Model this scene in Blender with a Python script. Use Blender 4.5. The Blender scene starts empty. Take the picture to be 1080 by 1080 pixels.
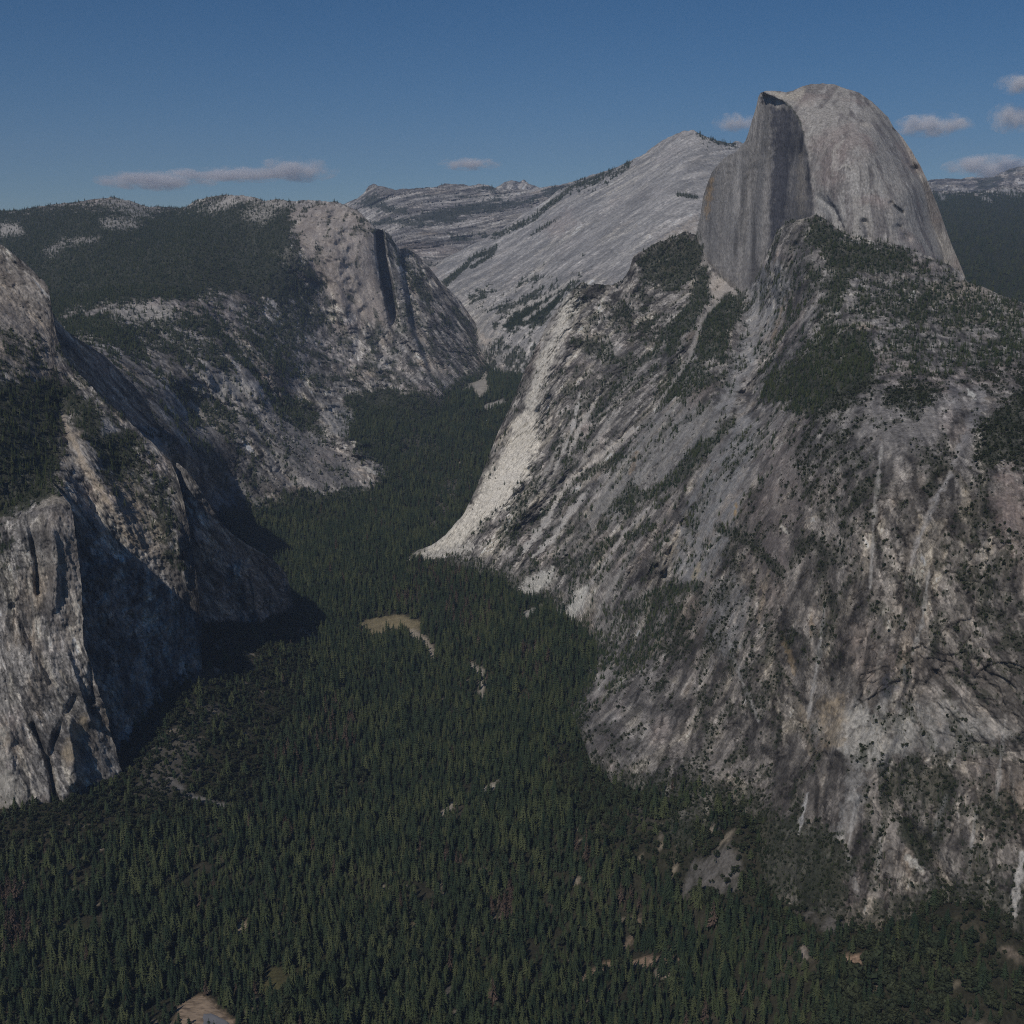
import bpy, math, random
import numpy as np
from mathutils import Vector

SC = bpy.context.scene
COL = SC.collection
rng = np.random.default_rng(11)
random.seed(5)
f32 = np.float32

# ------------------------------------------------------------------ camera (viewpoint survey)
F = 1250.0
PITCH = math.radians(12.0)
CAMZ = 980.0
cp, sp = math.cos(PITCH), math.sin(PITCH)

def unproject(px, py, d):
    """bearing / elevation of a sighted point plus its forward distance (m) -> world point"""
    a = (np.asarray(px, float) - 540.0) / F
    b = (540.0 - np.asarray(py, float)) / F
    dy = cp + b * sp
    dz = b * cp - sp
    t = d / dy
    return np.stack([a * t, np.broadcast_to(d, np.shape(t)) * 1.0, CAMZ + dz * t], -1)

def project(P):
    x, y, z = P[..., 0], P[..., 1], P[..., 2] - CAMZ
    zc = y * cp - z * sp
    yc = y * sp + z * cp
    return 540 + F * x / zc, 540 - F * yc / zc

def at_height(px, py, z):
    b = (540.0 - py) / F
    dy = cp + b * sp; dz = b * cp - sp
    t = (z - CAMZ) / dz
    return ((px - 540.0) / F * t, dy * t, z)

# ------------------------------------------------------------------ noise
PERM = rng.permutation(256).astype(np.int32)
_g = rng.normal(size=(256, 3)); GRAD = (_g / np.linalg.norm(_g, axis=1, keepdims=True)).astype(f32)

def gn(x, y, z):
    x = np.asarray(x, f32); y = np.asarray(y, f32); z = np.asarray(z, f32)
    ix = np.floor(x).astype(np.int32); iy = np.floor(y).astype(np.int32); iz = np.floor(z).astype(np.int32)
    fx = x - ix; fy = y - iy; fz = z - iz
    u = fx * fx * fx * (fx * (fx * 6 - 15) + 10); v = fy * fy * fy * (fy * (fy * 6 - 15) + 10); w = fz * fz * fz * (fz * (fz * 6 - 15) + 10)
    out = 0
    for dx in (0, 1):
        hx = PERM[(ix + dx) & 255]; wx = u if dx else 1 - u
        for dy in (0, 1):
            hy = PERM[(hx + iy + dy) & 255]; wy = wx * (v if dy else 1 - v)
            for dz in (0, 1):
                h = PERM[(hy + iz + dz) & 255]
                g = GRAD[h]
                out = out + wy * (w if dz else 1 - w) * (g[..., 0] * (fx - dx) + g[..., 1] * (fy - dy) + g[..., 2] * (fz - dz))
    return out * 1.7

def fbm(x, y, z, octv=4, gain=.5):
    s = 0; a = 1.0; t = 0
    for o in range(octv):
        k = 2.03 ** o
        s = s + a * gn(x * k + o * 17.3, y * k - o * 9.1, z * k + o * 5.7); t += a; a *= gain
    return s / t * 1.3

def flow(P, theta, lam, stretch, seed=0, ridged=False, hy=.5, octv=1):
    """noise drawn out along the fall line; theta = lean of the fall line (deg, + = down-left)"""
    x = P[:, 0]; h = P[:, 2] + hy * P[:, 1]; y = P[:, 1]
    out = np.zeros(len(x)); ws = np.zeros(len(x))
    for a in range(-60, 91, 15):
        w = np.clip(1 - np.abs(theta - a) / 15.0, 0, 1)
        m = w > 0
        if not m.any(): continue
        c, s = math.cos(math.radians(a)), math.sin(math.radians(a))
        t = (x[m] * c - h[m] * s) / lam; q = (x[m] * s + h[m] * c) / (lam * stretch)
        zc = y[m] / (lam * 4) + a * 7.31 + seed * 13.7
        n = fbm(t + seed * 3.1, q + seed * 1.7, zc, octv) if octv > 1 else gn(t + seed * 3.1, q + seed * 1.7, zc)
        if ridged: n = 1 - 2 * np.abs(n)
        out[m] += w[m] * n; ws[m] += w[m] ** 2
    return out / np.sqrt(np.maximum(ws, 1e-6))

def plates(P, theta, lam, stretch, seed=0, hy=.5):
    """jointed stone: cells drawn out along the fall line -> two random values, distance to the joint, offset across the cell"""
    x = P[:, 0]; h = P[:, 2] + hy * P[:, 1]; y = P[:, 1]
    th = np.round((theta + 4 * gn(x / (lam * 3) + seed, h / (lam * 3), y / (lam * 6))) / 12) * 12
    c, s = np.cos(np.radians(th)), np.sin(np.radians(th))
    wx = .45 * fbm(x / lam + seed, h / lam, y / lam, 3, .6); wy = .45 * fbm(x / lam + 40, h / lam + seed, y / lam, 3, .6)
    u = (x * c - h * s) / lam + wx + th * .37; v = (x * s + h * c) / (lam * stretch) + wy + seed * 3.3
    iu = np.floor(u).astype(np.int32); iv = np.floor(v).astype(np.int32)
    f1 = np.full(len(x), 9.); f2 = np.full(len(x), 9.); r1 = np.zeros(len(x)); r2 = np.zeros(len(x)); du = np.zeros(len(x))
    for a in (-1, 0, 1):
        for b in (-1, 0, 1):
            k = PERM[(PERM[(iu + a) & 255] + iv + b + seed * 31) & 255]; k2 = PERM[(k + 77) & 255]
            ox = iu + a + .1 + .8 * k / 255. - u; oy = iv + b + .1 + .8 * k2 / 255. - v
            d = ox * ox + oy * oy
            m = d < f1
            f2 = np.where(m, f1, np.minimum(f2, d)); f1 = np.where(m, d, f1)
            r1 = np.where(m, PERM[(k + 11) & 255] / 255., r1); r2 = np.where(m, PERM[(k2 + 5) & 255] / 255., r2); du = np.where(m, ox, du)
    return r1, r2, np.sqrt(f2) - np.sqrt(f1), du

# ------------------------------------------------------------------ interpolation helpers
def tps(pts, vals, q, scale=100.0, smooth=1e-4):
    p = np.asarray(pts, float) / scale; v = np.asarray(vals, float); n = len(p)
    def k(r2): return np.where(r2 > 1e-12, .5 * r2 * np.log(np.maximum(r2, 1e-12)), 0)
    r2 = ((p[:, None] - p[None]) ** 2).sum(-1)
    A = np.zeros((n + 3, n + 3)); A[:n, :n] = k(r2) + smooth * np.eye(n)
    A[:n, n] = 1; A[:n, n + 1:] = p; A[n, :n] = 1; A[n + 1:, :n] = p.T
    w = np.linalg.solve(A, np.concatenate([v, np.zeros(3)]))
    q = np.asarray(q, float) / scale
    out = w[n] + q[:, 0] * w[n + 1] + q[:, 1] * w[n + 2]
    for i in range(n):
        out += w[i] * k((q[:, 0] - p[i, 0]) ** 2 + (q[:, 1] - p[i, 1]) ** 2)
    return out

def idw(pts, q, power=3):
    p = np.asarray(pts, float); out = 0; ws = 0
    for a, b, v in p:
        w = 1 / (((q[:, 0] - a) ** 2 + (q[:, 1] - b) ** 2) / 1e3 + .3) ** (power / 2)
        out = out + w * v; ws = ws + w
    return out / ws

def sstep(a, b, x):
    t = np.clip((x - a) / (b - a), 0, 1); return t * t * (3 - 2 * t)

def segdist(px, py, pts, widths=None):
    best = np.full(len(px), 1e9); side = np.zeros(len(px)); wv = np.ones(len(px))
    for i in range(len(pts) - 1):
        ax, ay = pts[i][:2]; bx, by = pts[i + 1][:2]
        dx, dy = bx - ax, by - ay; L = dx * dx + dy * dy + 1e-9
        t = np.clip(((px - ax) * dx + (py - ay) * dy) / L, 0, 1)
        d = np.hypot(px - ax - t * dx, py - ay - t * dy)
        m = d < best
        best = np.where(m, d, best)
        side = np.where(m, np.sign((px - ax) * dy - (py - ay) * dx), side)
        if widths is not None:
            wv = np.where(m, widths[i] + t * (widths[i + 1] - widths[i]), wv)
    return best, side, wv

def polymask(px, py, poly, soft=4.0, wob=None):
    inside = np.zeros(len(px), bool); n = len(poly)
    for i in range(n):
        x1, y1 = poly[i]; x2, y2 = poly[(i + 1) % n]
        c = ((y1 > py) != (y2 > py)) & (px < (x2 - x1) * (py - y1) / (y2 - y1 + 1e-9) + x1)
        inside ^= c
    d, _, _ = segdist(px, py, list(poly) + [poly[0]])
    s = np.where(inside, d, -d)
    if wob is not None: s = s + wob
    return sstep(-soft, soft, s)

def linemask(px, py, pts, w, soft=.6, wob=None, taper=False):
    ww = [p[2] if len(p) > 2 else w for p in pts]
    if taper and len(ww) > 1:
        n = 6; q = []
        for i in range(len(pts) - 1):
            for k in range(n):
                t = k / n; q.append((pts[i][0] + t * (pts[i + 1][0] - pts[i][0]), pts[i][1] + t * (pts[i + 1][1] - pts[i][1])))
        q.append(pts[-1][:2]); m = len(q) - 1
        ww = [w * (.25 + .75 * math.sin(math.pi * min(max((i + .5) / (m + 1), .02), .98)) ** .6) * (.8 + .4 * math.sin(i * 2.3 + pts[0][0])) for i in range(m + 1)]
        pts = q
    d, _, wv = segdist(px, py, pts, ww)
    if wob is not None: d = d + wob
    return 1 - sstep(wv * (1 - soft), wv * (1 + soft), d)

def curve(pts, xs):
    p = np.asarray(pts, float); o = np.argsort(p[:, 0], kind='stable')
    return np.interp(xs, p[o, 0], p[o, 1])

# ------------------------------------------------------------------ a surveyed mountain face
class Face: pass

def survey(top, bot, ctrl, step=1.15, rows=False, jag=1.0, jagl=6.0, shape=None):
    """grid of sightings between a skyline and a foot line.  rows=True: the two lines are left/right edges given as (py, px)"""
    L = Face()
    a0, a1 = max(top[0][0], bot[0][0]), min(top[-1][0], bot[-1][0])
    nu = max(4, int((a1 - a0) / step)); us = np.linspace(a0, a1, nu)
    t, b = curve(top, us), curve(bot, us)
    if jag: t = t + jag * (fbm(us / jagl, us * 0 + a0 * .13, us * 0 + .5, 3))
    b = np.where(b > t + .5, b, t + .5) if not rows else b
    nv = max(6, int(np.max(np.abs(b - t)) / step)); vs = np.linspace(0, 1, nv)
    U = np.repeat(us[:, None], nv, 1); V = t[:, None] + (b - t)[:, None] * vs[None]
    px, py = (V, U) if rows else (U, V)
    L.nu, L.nv, L.rows = nu, nv, rows
    L.px, L.py = px.ravel(), py.ravel()
    c = np.asarray(ctrl, float)
    q = np.stack([L.px, L.py], 1)
    L.d = shape(L) if shape else np.exp(tps(c[:, :2], np.log(c[:, 2]), q))
    L.P0 = unproject(L.px, L.py, L.d)
    return L

def grid_faces(nu, nv):
    i = np.arange(nu - 1)[:, None] * nv + np.arange(nv - 1)[None]
    i = i.ravel()
    return np.stack([i, i + 1, i + nv + 1, i + nv], 1)

def finish(L, skirt=('top',), depth=600., drop=.7):
    """final points and a real far side behind the skyline / the edges"""
    L.P = unproject(L.px, L.py, L.d)
    G = L.P.reshape(L.nu, L.nv, 3)
    du = np.gradient(G, axis=0); dv = np.gradient(G, axis=1)
    n = np.cross(du.reshape(-1, 3), dv.reshape(-1, 3)); ln = np.linalg.norm(n, axis=1, keepdims=True)
    n = n / np.maximum(ln, 1e-9)
    view = L.P - np.array([0, 0, CAMZ]); s = np.sign((n * view).sum(1, keepdims=True)); s[s == 0] = 1
    L.N = -n * s; L.area = ln[:, 0]
    V = [L.P]; Fc = [grid_faces(L.nu, L.nv)]; off = len(L.P); L.src = [np.arange(off)]
    for e in skirt:
        ids = {'top': np.arange(L.nu) * L.nv, 'bot': np.arange(L.nu) * L.nv + L.nv - 1, 'left': np.arange(L.nv), 'right': (L.nu - 1) * L.nv + np.arange(L.nv)}[e]
        prev = ids; E = L.P[ids]
        side = {'left': 1, 'right': -1}.get(e, 0)
        if L.rows: side = {'top': 1, 'bot': -1}.get(e, 0)
        for k, (a, z) in enumerate(((.06, .01), (.16, .05), (.35, .18), (.65, .5), (1., 1.))):
            Q = E + np.array([side * a * depth * .25, a * depth, (-z * depth * drop) if side == 0 else 0.])
            rad = E[:, :2] / np.linalg.norm(E[:, :2], axis=1, keepdims=True)
            Q[:, :2] = E[:, :2] + rad * a * depth + np.array([side * a * depth * .25, 0])
            V.append(Q); L.src.append(ids)
            nid = off + np.arange(len(ids)); off += len(ids)
            Fc.append(np.stack([prev[:-1], prev[1:], nid[1:], nid[:-1]], 1)); prev = nid
    L.V = np.concatenate(V); L.F = np.concatenate(Fc); L.src = np.concatenate(L.src)
    return L

def mesh_object(name, V, Fq, mat, col=None, smooth=True, parent=None):
    me = bpy.data.meshes.new(name)
    V = np.ascontiguousarray(V, f32); Fq = np.ascontiguousarray(Fq, np.int32)
    k = Fq.shape[1]
    me.vertices.add(len(V)); me.vertices.foreach_set('co', V.ravel())
    me.loops.add(Fq.size); me.loops.foreach_set('vertex_index', Fq.ravel())
    me.polygons.add(len(Fq)); me.polygons.foreach_set('loop_start', np.arange(len(Fq), dtype=np.int32) * k)
    if smooth: me.polygons.foreach_set('use_smooth', np.ones(len(Fq), bool))
    if col is not None:
        at = me.attributes.new('albedo', 'FLOAT_COLOR', 'POINT')
        c = np.ones((len(V), 4), f32); c[:, :3] = col
        at.data.foreach_set('color', c.ravel())
    me.update(calc_edges=True); me.validate()
    if mat: me.materials.append(mat)
    o = bpy.data.objects.new(name, me); COL.objects.link(o)
    if parent: o.parent = parent
    return o

def tag(o, label, cat=None, kind=None, group=None):
    o['label'] = label
    if cat: o['category'] = cat
    if kind: o['kind'] = kind
    if group: o['group'] = group
    return o

def join(parts):
    V, Q, C, off = [], [], [], 0
    for L in parts:
        V.append(L.V); Q.append(L.F + off); C.append(L.col[L.src]); off += len(L.V)
    return np.concatenate(V), np.concatenate(Q), np.concatenate(C)

# ------------------------------------------------------------------ materials
def principled(name, base=(.3, .3, .3), rough=.9, spec=.15):
    m = bpy.data.materials.new(name); m.use_nodes = True
    b = m.node_tree.nodes['Principled BSDF']
    b.inputs['Base Color'].default_value = (*base, 1); b.inputs['Roughness'].default_value = rough
    b.inputs['Specular IOR Level'].default_value = spec
    return m, m.node_tree, b

def rock_material(name, grain=5.0, bump=1.6, rough=.92, lo=.55, hi=1.42):
    m, nt, b = principled(name, rough=rough, spec=.12)
    N = nt.nodes; K = nt.links.new
    at = N.new('ShaderNodeAttribute'); at.attribute_name = 'albedo'
    tc = N.new('ShaderNodeTexCoord')
    nz = N.new('ShaderNodeTexNoise'); nz.inputs['Scale'].default_value = 1 / grain; nz.inputs['Detail'].default_value = 6; nz.inputs['Roughness'].default_value = .72
    mp = N.new('ShaderNodeMapping'); mp.inputs['Scale'].default_value = (1, 1, .45)
    K(tc.outputs['Object'], mp.inputs['Vector']); K(mp.outputs['Vector'], nz.inputs['Vector'])
    mr = N.new('ShaderNodeMapRange'); mr.inputs['From Min'].default_value = .32; mr.inputs['From Max'].default_value = .68
    mr.inputs['To Min'].default_value = lo; mr.inputs['To Max'].default_value = hi
    K(nz.outputs['Fac'], mr.inputs['Value'])
    # joints and cracks in the stone
    vo = N.new('ShaderNodeTexVoronoi'); vo.feature = 'DISTANCE_TO_EDGE'; vo.inputs['Scale'].default_value = 1 / (grain * 9)
    nw = N.new('ShaderNodeTexNoise'); nw.inputs['Scale'].default_value = 1 / (grain * 4); nw.inputs['Detail'].default_value = 3
    wm = N.new('ShaderNodeVectorMath'); wm.operation = 'MULTIPLY_ADD'; wm.inputs[1].default_value = (grain * 9,) * 3
    K(mp.outputs['Vector'], nw.inputs['Vector']); K(nw.outputs['Color'], wm.inputs[0]); K(mp.outputs['Vector'], wm.inputs[2]); K(wm.outputs[0], vo.inputs['Vector'])
    cr = N.new('ShaderNodeMapRange'); cr.inputs['From Min'].default_value = .0; cr.inputs['From Max'].default_value = .07; cr.inputs['To Min'].default_value = .8; cr.inputs['To Max'].default_value = 1.0
    K(vo.outputs['Distance'], cr.inputs['Value'])
    mm = N.new('ShaderNodeMath'); mm.operation = 'MULTIPLY'; K(mr.outputs['Result'], mm.inputs[0]); K(cr.outputs['Result'], mm.inputs[1])
    mx = N.new('ShaderNodeMix'); mx.data_type = 'RGBA'; mx.blend_type = 'MULTIPLY'; mx.inputs['Factor'].default_value = 1
    K(at.outputs['Color'], mx.inputs['A']); K(mm.outputs[0], mx.inputs['B'])
    K(mx.outputs['Result'], b.inputs['Base Color'])
    bp = N.new('ShaderNodeBump'); bp.inputs['Strength'].default_value = .8; bp.inputs['Distance'].default_value = bump
    K(mm.outputs[0], bp.inputs['Height']); K(bp.outputs['Normal'], b.inputs['Normal'])
    return m

def leaf_material(name, c0, c1):
    m, nt, b = principled(name, rough=.85, spec=.1)
    N = nt.nodes; K = nt.links.new
    oi = N.new('ShaderNodeObjectInfo'); rp = N.new('ShaderNodeValToRGB')
    rp.color_ramp.elements[0].color = (*c0, 1); rp.color_ramp.elements[1].color = (*c1, 1)
    K(oi.outputs['Random'], rp.inputs['Fac'])
    tc = N.new('ShaderNodeTexCoord'); nz = N.new('ShaderNodeTexNoise'); nz.inputs['Scale'].default_value = 7; nz.inputs['Detail'].default_value = 3
    K(tc.outputs['Object'], nz.inputs['Vector'])
    mr = N.new('ShaderNodeMapRange'); mr.inputs['From Min'].default_value = .3; mr.inputs['From Max'].default_value = .7
    mr.inputs['To Min'].default_value = .7; mr.inputs['To Max'].default_value = 1.3
    K(nz.outputs['Fac'], mr.inputs['Value'])
    mx = N.new('ShaderNodeMix'); mx.data_type = 'RGBA'; mx.blend_type = 'MULTIPLY'; mx.inputs['Factor'].default_value = 1
    K(rp.outputs['Color'], mx.inputs['A']); K(mr.outputs['Result'], mx.inputs['B']); K(mx.outputs['Result'], b.inputs['Base Color'])
    return m

M_rock = rock_material('granite')
M_far = rock_material('far_granite', grain=16, bump=5)
M_soil = rock_material('forest_soil', grain=4, bump=.8)
M_conifer = leaf_material('conifer_needles', (.022, .037, .020), (.044, .060, .030))
M_olive = leaf_material('olive_needles', (.046, .062, .027), (.080, .090, .040))
M_dead = leaf_material('dead_needles', (.078, .056, .042), (.118, .084, .064))
M_broad = leaf_material('broad_leaves', (.033, .043, .023), (.060, .068, .035))
M_shrub = leaf_material('shrub_leaves', (.024, .036, .018), (.055, .066, .034))
M_bark, _, _ = principled('bark', (.07, .048, .034))

# ------------------------------------------------------------------ rock relief and colour
C_GREY = np.array([.240, .230, .224]); C_PALE = np.array([.39, .372, .350]); C_DARK = np.array([.100, .097, .098])
C_TAN = np.array([.34, .285, .225]); C_WHITE = np.array([.60, .56, .49]); C_PINK = np.array([.30, .245, .225])
C_VEG = np.array([.040, .046, .027]); C_ORANGE = np.array([.42, .28, .15])

def mixc(a, b, w): return a + (b - a) * np.asarray(w)[:, None]

def relief(L, theta, amp=1.0, lam=170., stretch=5., hy=.5, rough=1.0, seed=0, fade=None):
    P = L.P0
    n = 20 * flow(P, theta, lam, stretch, seed + 1, hy=hy)
    n += 6.5 * flow(P, theta, lam * .42, stretch, seed + 2, True, hy)
    n += 4.0 * flow(P, theta, lam * .19, stretch * .9, seed + 3, True, hy)
    n += 3.2 * flow(P, theta, lam * .085, stretch * .8, seed + 4, True, hy)
    n += 2.2 * flow(P, theta, lam * .04, stretch * .6, seed + 5, True, hy)
    x, y, z = P[:, 0], P[:, 1], P[:, 2]
    s = lam / 170
    n += rough * 7 * fbm(x / (60 * s), y / (60 * s), z / (60 * s) + seed, 5, .55)
    # ledges: near horizontal benches
    n += rough * 3.5 * (1 - 2 * np.abs(gn(x / (140 * s), z / (28 * s) + .4 * gn(x / 70, z / 70, y / 70), y / (150 * s) + seed)))
    L.pl = []
    for k_, (pl, pa) in enumerate(((.42, 6.), (.16, 4.6), (.065, 2.7), (.030, 1.3))):
        r1, r2, ed, du = plates(P, theta, lam * pl, 4.6, seed + k_ + 1, hy)
        n += rough * pa * s * ((r1 - .5) * 1.7 + du * (r2 - .5) * 2.4 + .6 * (1 - sstep(0, .12, ed)))
        L.pl.append((r1, r2, ed))
    n = n * amp
    if fade is not None: n = n * fade
    L.d = L.d + n
    L.relief = n / max(amp, 1e-6)

def rockcolour(L, theta, hy=.5, s=1.0, seed=0, pale=0., tan=0., dark=0., mid=.62):
    P = L.P0; x, y, z = P[:, 0], P[:, 1], P[:, 2]
    a = flow(P, theta, 90 * s, 6, seed + 11, hy=hy, octv=3)
    b = flow(P, theta, 28 * s, 9, seed + 12, hy=hy, octv=3)
    c = fbm(x / (220 * s), y / (220 * s), z / (160 * s) + seed, 4)
    e = .45 * fbm(x / (14 * s), y / (14 * s), z / (14 * s), 3, .7) + .6 * flow(P, theta, 8 * s, 6, seed + 21, hy=hy, octv=3)
    col = np.repeat(C_GREY[None], len(x), 0)
    col = mixc(col, C_PALE, mid * sstep(-.1 - pale, .7 - pale, a * .6 + c * .5 + b * .3) + (1 - mid) * .30)
    col = mixc(col, C_PINK, .42 * sstep(.0, .6, fbm(x / (150 * s) + 9, y / (300 * s), z / (110 * s) + seed * 3, 4)))
    col = mixc(col, C_TAN, sstep(.15 - tan, .75 - tan, fbm(x / (120 * s), y / (120 * s), z / (190 * s) + 30 + seed, 4) * .8 + b * .4) * .8)
    col = mixc(col, C_DARK, .7 * mid * sstep(.05 - dark, .55 - dark, b * .75 + .35 * a - .35 * c))
    col = mixc(col, C_PALE * 1.15, .6 * sstep(.25, .65, flow(P, theta, 11 * s, 12, seed + 14, hy=hy, octv=2)))
    col = mixc(col, C_WHITE * .85, .75 * sstep(.84, .97, flow(P, theta, 52 * s, 9, seed + 16, True, hy) + .12 * e) * sstep(-.2, .3, c))
    col = mixc(col, C_DARK, .55 * sstep(.3, .7, flow(P, theta, 7 * s, 9, seed + 17, hy=hy, octv=2)))
    col = mixc(col, C_DARK * .7, .7 * sstep(.72, .95, flow(P, theta, 36 * s, 4, seed + 15, True, hy) + .25 * e))
    for (r1, r2, ed), k1, k2 in zip(L.pl, (.30, .42, .50, .50), (.30, .50, .45, .30)):
        col *= (1 + k1 * (r1 - .5) * 2 * (.4 + .6 * r2))[:, None]
        col *= (1 - k2 * (1 - sstep(.02, .13, ed)) * sstep(-.3, .2, e + c))[:, None]
    col *= (1 + .42 * e)[:, None]
    L.col = np.clip(col * np.array([1.20, 1.17, 1.12]), .02, .75)
    L.e = e

# ------------------------------------------------------------------ vegetation bookkeeping
TREES = []   # (N, [x y z height width kind])
def plant(L, dens, a_tree, hmin, hmax, kinds=(0, 1, 2, 3), wf=1.0, shr=0.0):
    """scatter trees over a face; dens 0..1 per vertex, a_tree = ground area (m2) per tree at density 1"""
    G = L.nu, L.nv
    A = L.area.reshape(G)[:-1, :-1].ravel()
    D = np.clip(dens, 0, 1).reshape(G)[:-1, :-1].ravel()
    lam = A * D / a_tree
    k = rng.poisson(np.minimum(lam, 6))
    i = np.repeat(np.arange(len(k)), k)
    iu, iv = i // (L.nv - 1), i % (L.nv - 1)
    u, v = rng.random(len(i))[:, None], rng.random(len(i))[:, None]
    P = L.P.reshape(L.nu, L.nv, 3)
    Q = P[iu, iv] * (1 - u) * (1 - v) + P[iu + 1, iv] * u * (1 - v) + P[iu, iv + 1] * (1 - u) * v + P[iu + 1, iv + 1] * u * v
    if len(Q) == 0: return
    h = hmin + (hmax - hmin) * rng.random(len(Q)) ** 1.4
    w = h * wf * rng.uniform(.75, 1.25, len(Q))
    kd = rng.choice(kinds, len(Q))
    if shr:
        m = rng.random(len(Q)) < shr
        kd[m] = rng.choice((6, 7), m.sum()); h[m] *= rng.uniform(.3, .55, m.sum()); w[m] = h[m] * rng.uniform(1.2, 2.2, m.sum())
    Q[:, 2] -= .04 * h
    TREES.append(np.column_stack([Q, h, w, kd]))


FOOT = []
def vegetation(L, polys=(), lines=(), sparse=.0, sl=45., lift=0., cover=.72, keep=None, theta=None, hy=.5, footed=False):
    """0..1 plant cover: the woods of the photo as soft areas, broken into clumps and gaps by world-space noise"""
    P = L.P0; x, y, z = P[:, 0], P[:, 1], P[:, 2]
    w1 = fbm(x / sl, y / sl, z / sl + 3.3, 3, .6); w2 = fbm(x / (sl * .34), y / (sl * .34), z / (sl * .34) + 8, 3, .65)
    w3 = gn(x / (sl * .09), y / (sl * .09), z / (sl * .09) + 2)
    t = .55 * w1 + .6 * w2 + .30 * w3
    M = np.full(len(x), sparse)
    for poly, dn, soft in polys:
        m = polymask(L.px, L.py, poly, soft * 1.5, soft * (1.6 * w1 + 1.2 * w2))
        M = np.maximum(M, m * (dn if dn < .8 else dn + .08))
    for pts, w, dn in lines:
        m = linemask(L.px, L.py, pts, w, .7, w * (.9 * w1 + .9 * w2))
        M = np.maximum(M, m * dn)
    if FOOT and footed: M = np.maximum(M, .82 * (1 - sstep(5, 75, z - FOOT[0](x, y) + 40 * w1)))
    D = sstep(-.10, .16, t + (M - .46) * 1.8) * sstep(.01, .06, M)
    if theta is not None:      # plants root along the joints of the stone
        jn = flow(P, theta, sl * 1.3, 6, 31, True, hy)
        D = np.maximum(D, sstep(.62, .86, jn + .5 * w2) * sstep(-.1, .35, w1 + .2) * .7 * (M > .01))
    if keep is not None: D = D * keep
    L.veg = D
    L.col = mixc(L.col, C_VEG, (cover + .2 * sstep(.8, 1.02, M)) * sstep(.12, .9, D))
    return D

def scars(L, items, lo=-1, hi=9):
    P = L.P0; x, y, z = P[:, 0], P[:, 1], P[:, 2]
    w = fbm(x / 30, y / 30, z / 30, 4, .6); w2 = fbm(x / 9, y / 9, z / 9 + 5, 3, .7)
    for kind, pts, wd, c, k in items:
        if not (lo <= k < hi): continue
        if kind == 'poly': m = polymask(L.px, L.py, pts, wd, wd * 1.3 * w + wd * .5 * w2)
        else: m = linemask(L.px, L.py, pts, wd, .6, wd * (1.0 * w + .6 * w2), True)
        m = np.clip(m * k * 1.25 * np.clip((1.0 if k >= .8 else .8) + .5 * w2 + (.3 if k >= .8 else .9) * w, 0, 1.1), 0, 1)
        L.col = mixc(L.col, np.array(c), m)
        if hasattr(L, 'veg'): L.veg = L.veg * (1 - m * .9)

def bump_line(L, pts, w, a, asym=0.):
    """ridge (a<0) or gully (a>0) in metres of recess along a line of the photo; asym sharpens the right side"""
    d, sd, wv = segdist(L.px, L.py, pts, [p[2] if len(p) > 2 else w for p in pts])
    P = L.P0; n1 = fbm(P[:, 0] / 60, P[:, 1] / 60, P[:, 2] / 60 + 5, 3)
    d = np.abs(d + w * .7 * n1); a = a * (1 + .9 * fbm(P[:, 0] / 130, P[:, 1] / 130, P[:, 2] / 130, 2))
    k = np.where(sd * asym > 0, wv * .6, wv) if asym else wv
    L.d = L.d + a * np.exp(-(d / k) ** 2)

fl = [(0, 1080, 0), (270, 1080, 0), (540, 1080, 0), (800, 1080, 15), (1080, 1080, 70), (0, 980, 6), (250, 950, 2), (500, 950, 0), (700, 960, 22), (900, 1000, 70), (1080, 1010, 120), (0, 864, 66), (70, 838, 76), (110, 803, 86), (150, 748, 128), (175, 692, 196), (208, 684, 175), (240, 674, 160), (275, 666, 116), (310, 655, 68), (265, 700, 122), (200, 780, 100), (250, 730, 108), (200, 740, 130), (300, 850, 5), (400, 750, 5), (350, 690, 34),
      (480, 800, 2), (480, 700, 10), (430, 660, 24), (560, 760, 12), (585, 790, 44), (690, 874, 112), (640, 840, 66), (780, 872, 162), (890, 942, 152), (820, 930, 112), (1000, 952, 168), (1080, 978, 168), (612, 690, 66), (556, 652, 62), (530, 610, 86), (440, 588, 96), (390, 560, 100), (330, 560, 84), (250, 575, 84), (395, 518, 138), (330, 518, 144), (280, 535, 138), (470, 500, 170), (480, 450, 258), (440, 470, 236), (740, 835, 60), (800, 830, 90), (690, 835, 60), (880, 900, 95), (960, 905, 100), (1060, 930, 100), (640, 790, 30), (640, 740, 30), (20, 820, 30), (460, 420, 330), (510, 400, 372), (520, 378, 440), (540, 400, 390), (500, 475, 225), (520, 440, 290), (400, 450, 300)]
floor_pts = [at_height(*p) for p in fl] + [(-1900, 2500, 100), (-1900, 4000, 150), (-1900, 1000, 10), (1700, 1000, 150), (1800, 2500, 160), (1600, 4000, 160), (1500, 6000, 350), (-1500, 6000, 350), (0, 7600, 560), (0, 1000, 0), (800, 7600, 560), (-900, 7600, 560)]
floor_pts = np.array(floor_pts)
def floor_z(x, y):
    z = tps(floor_pts[:, :2], floor_pts[:, 2], np.stack([x, y], 1), scale=1000., smooth=2e-3)
    return z + 8 * fbm(x / 160, y / 160, x * 0 + .3, 4) + 1.2 * fbm(x / 22, y / 22, x * 0 + 7.3, 3)
FOOT.append(floor_z)

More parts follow.
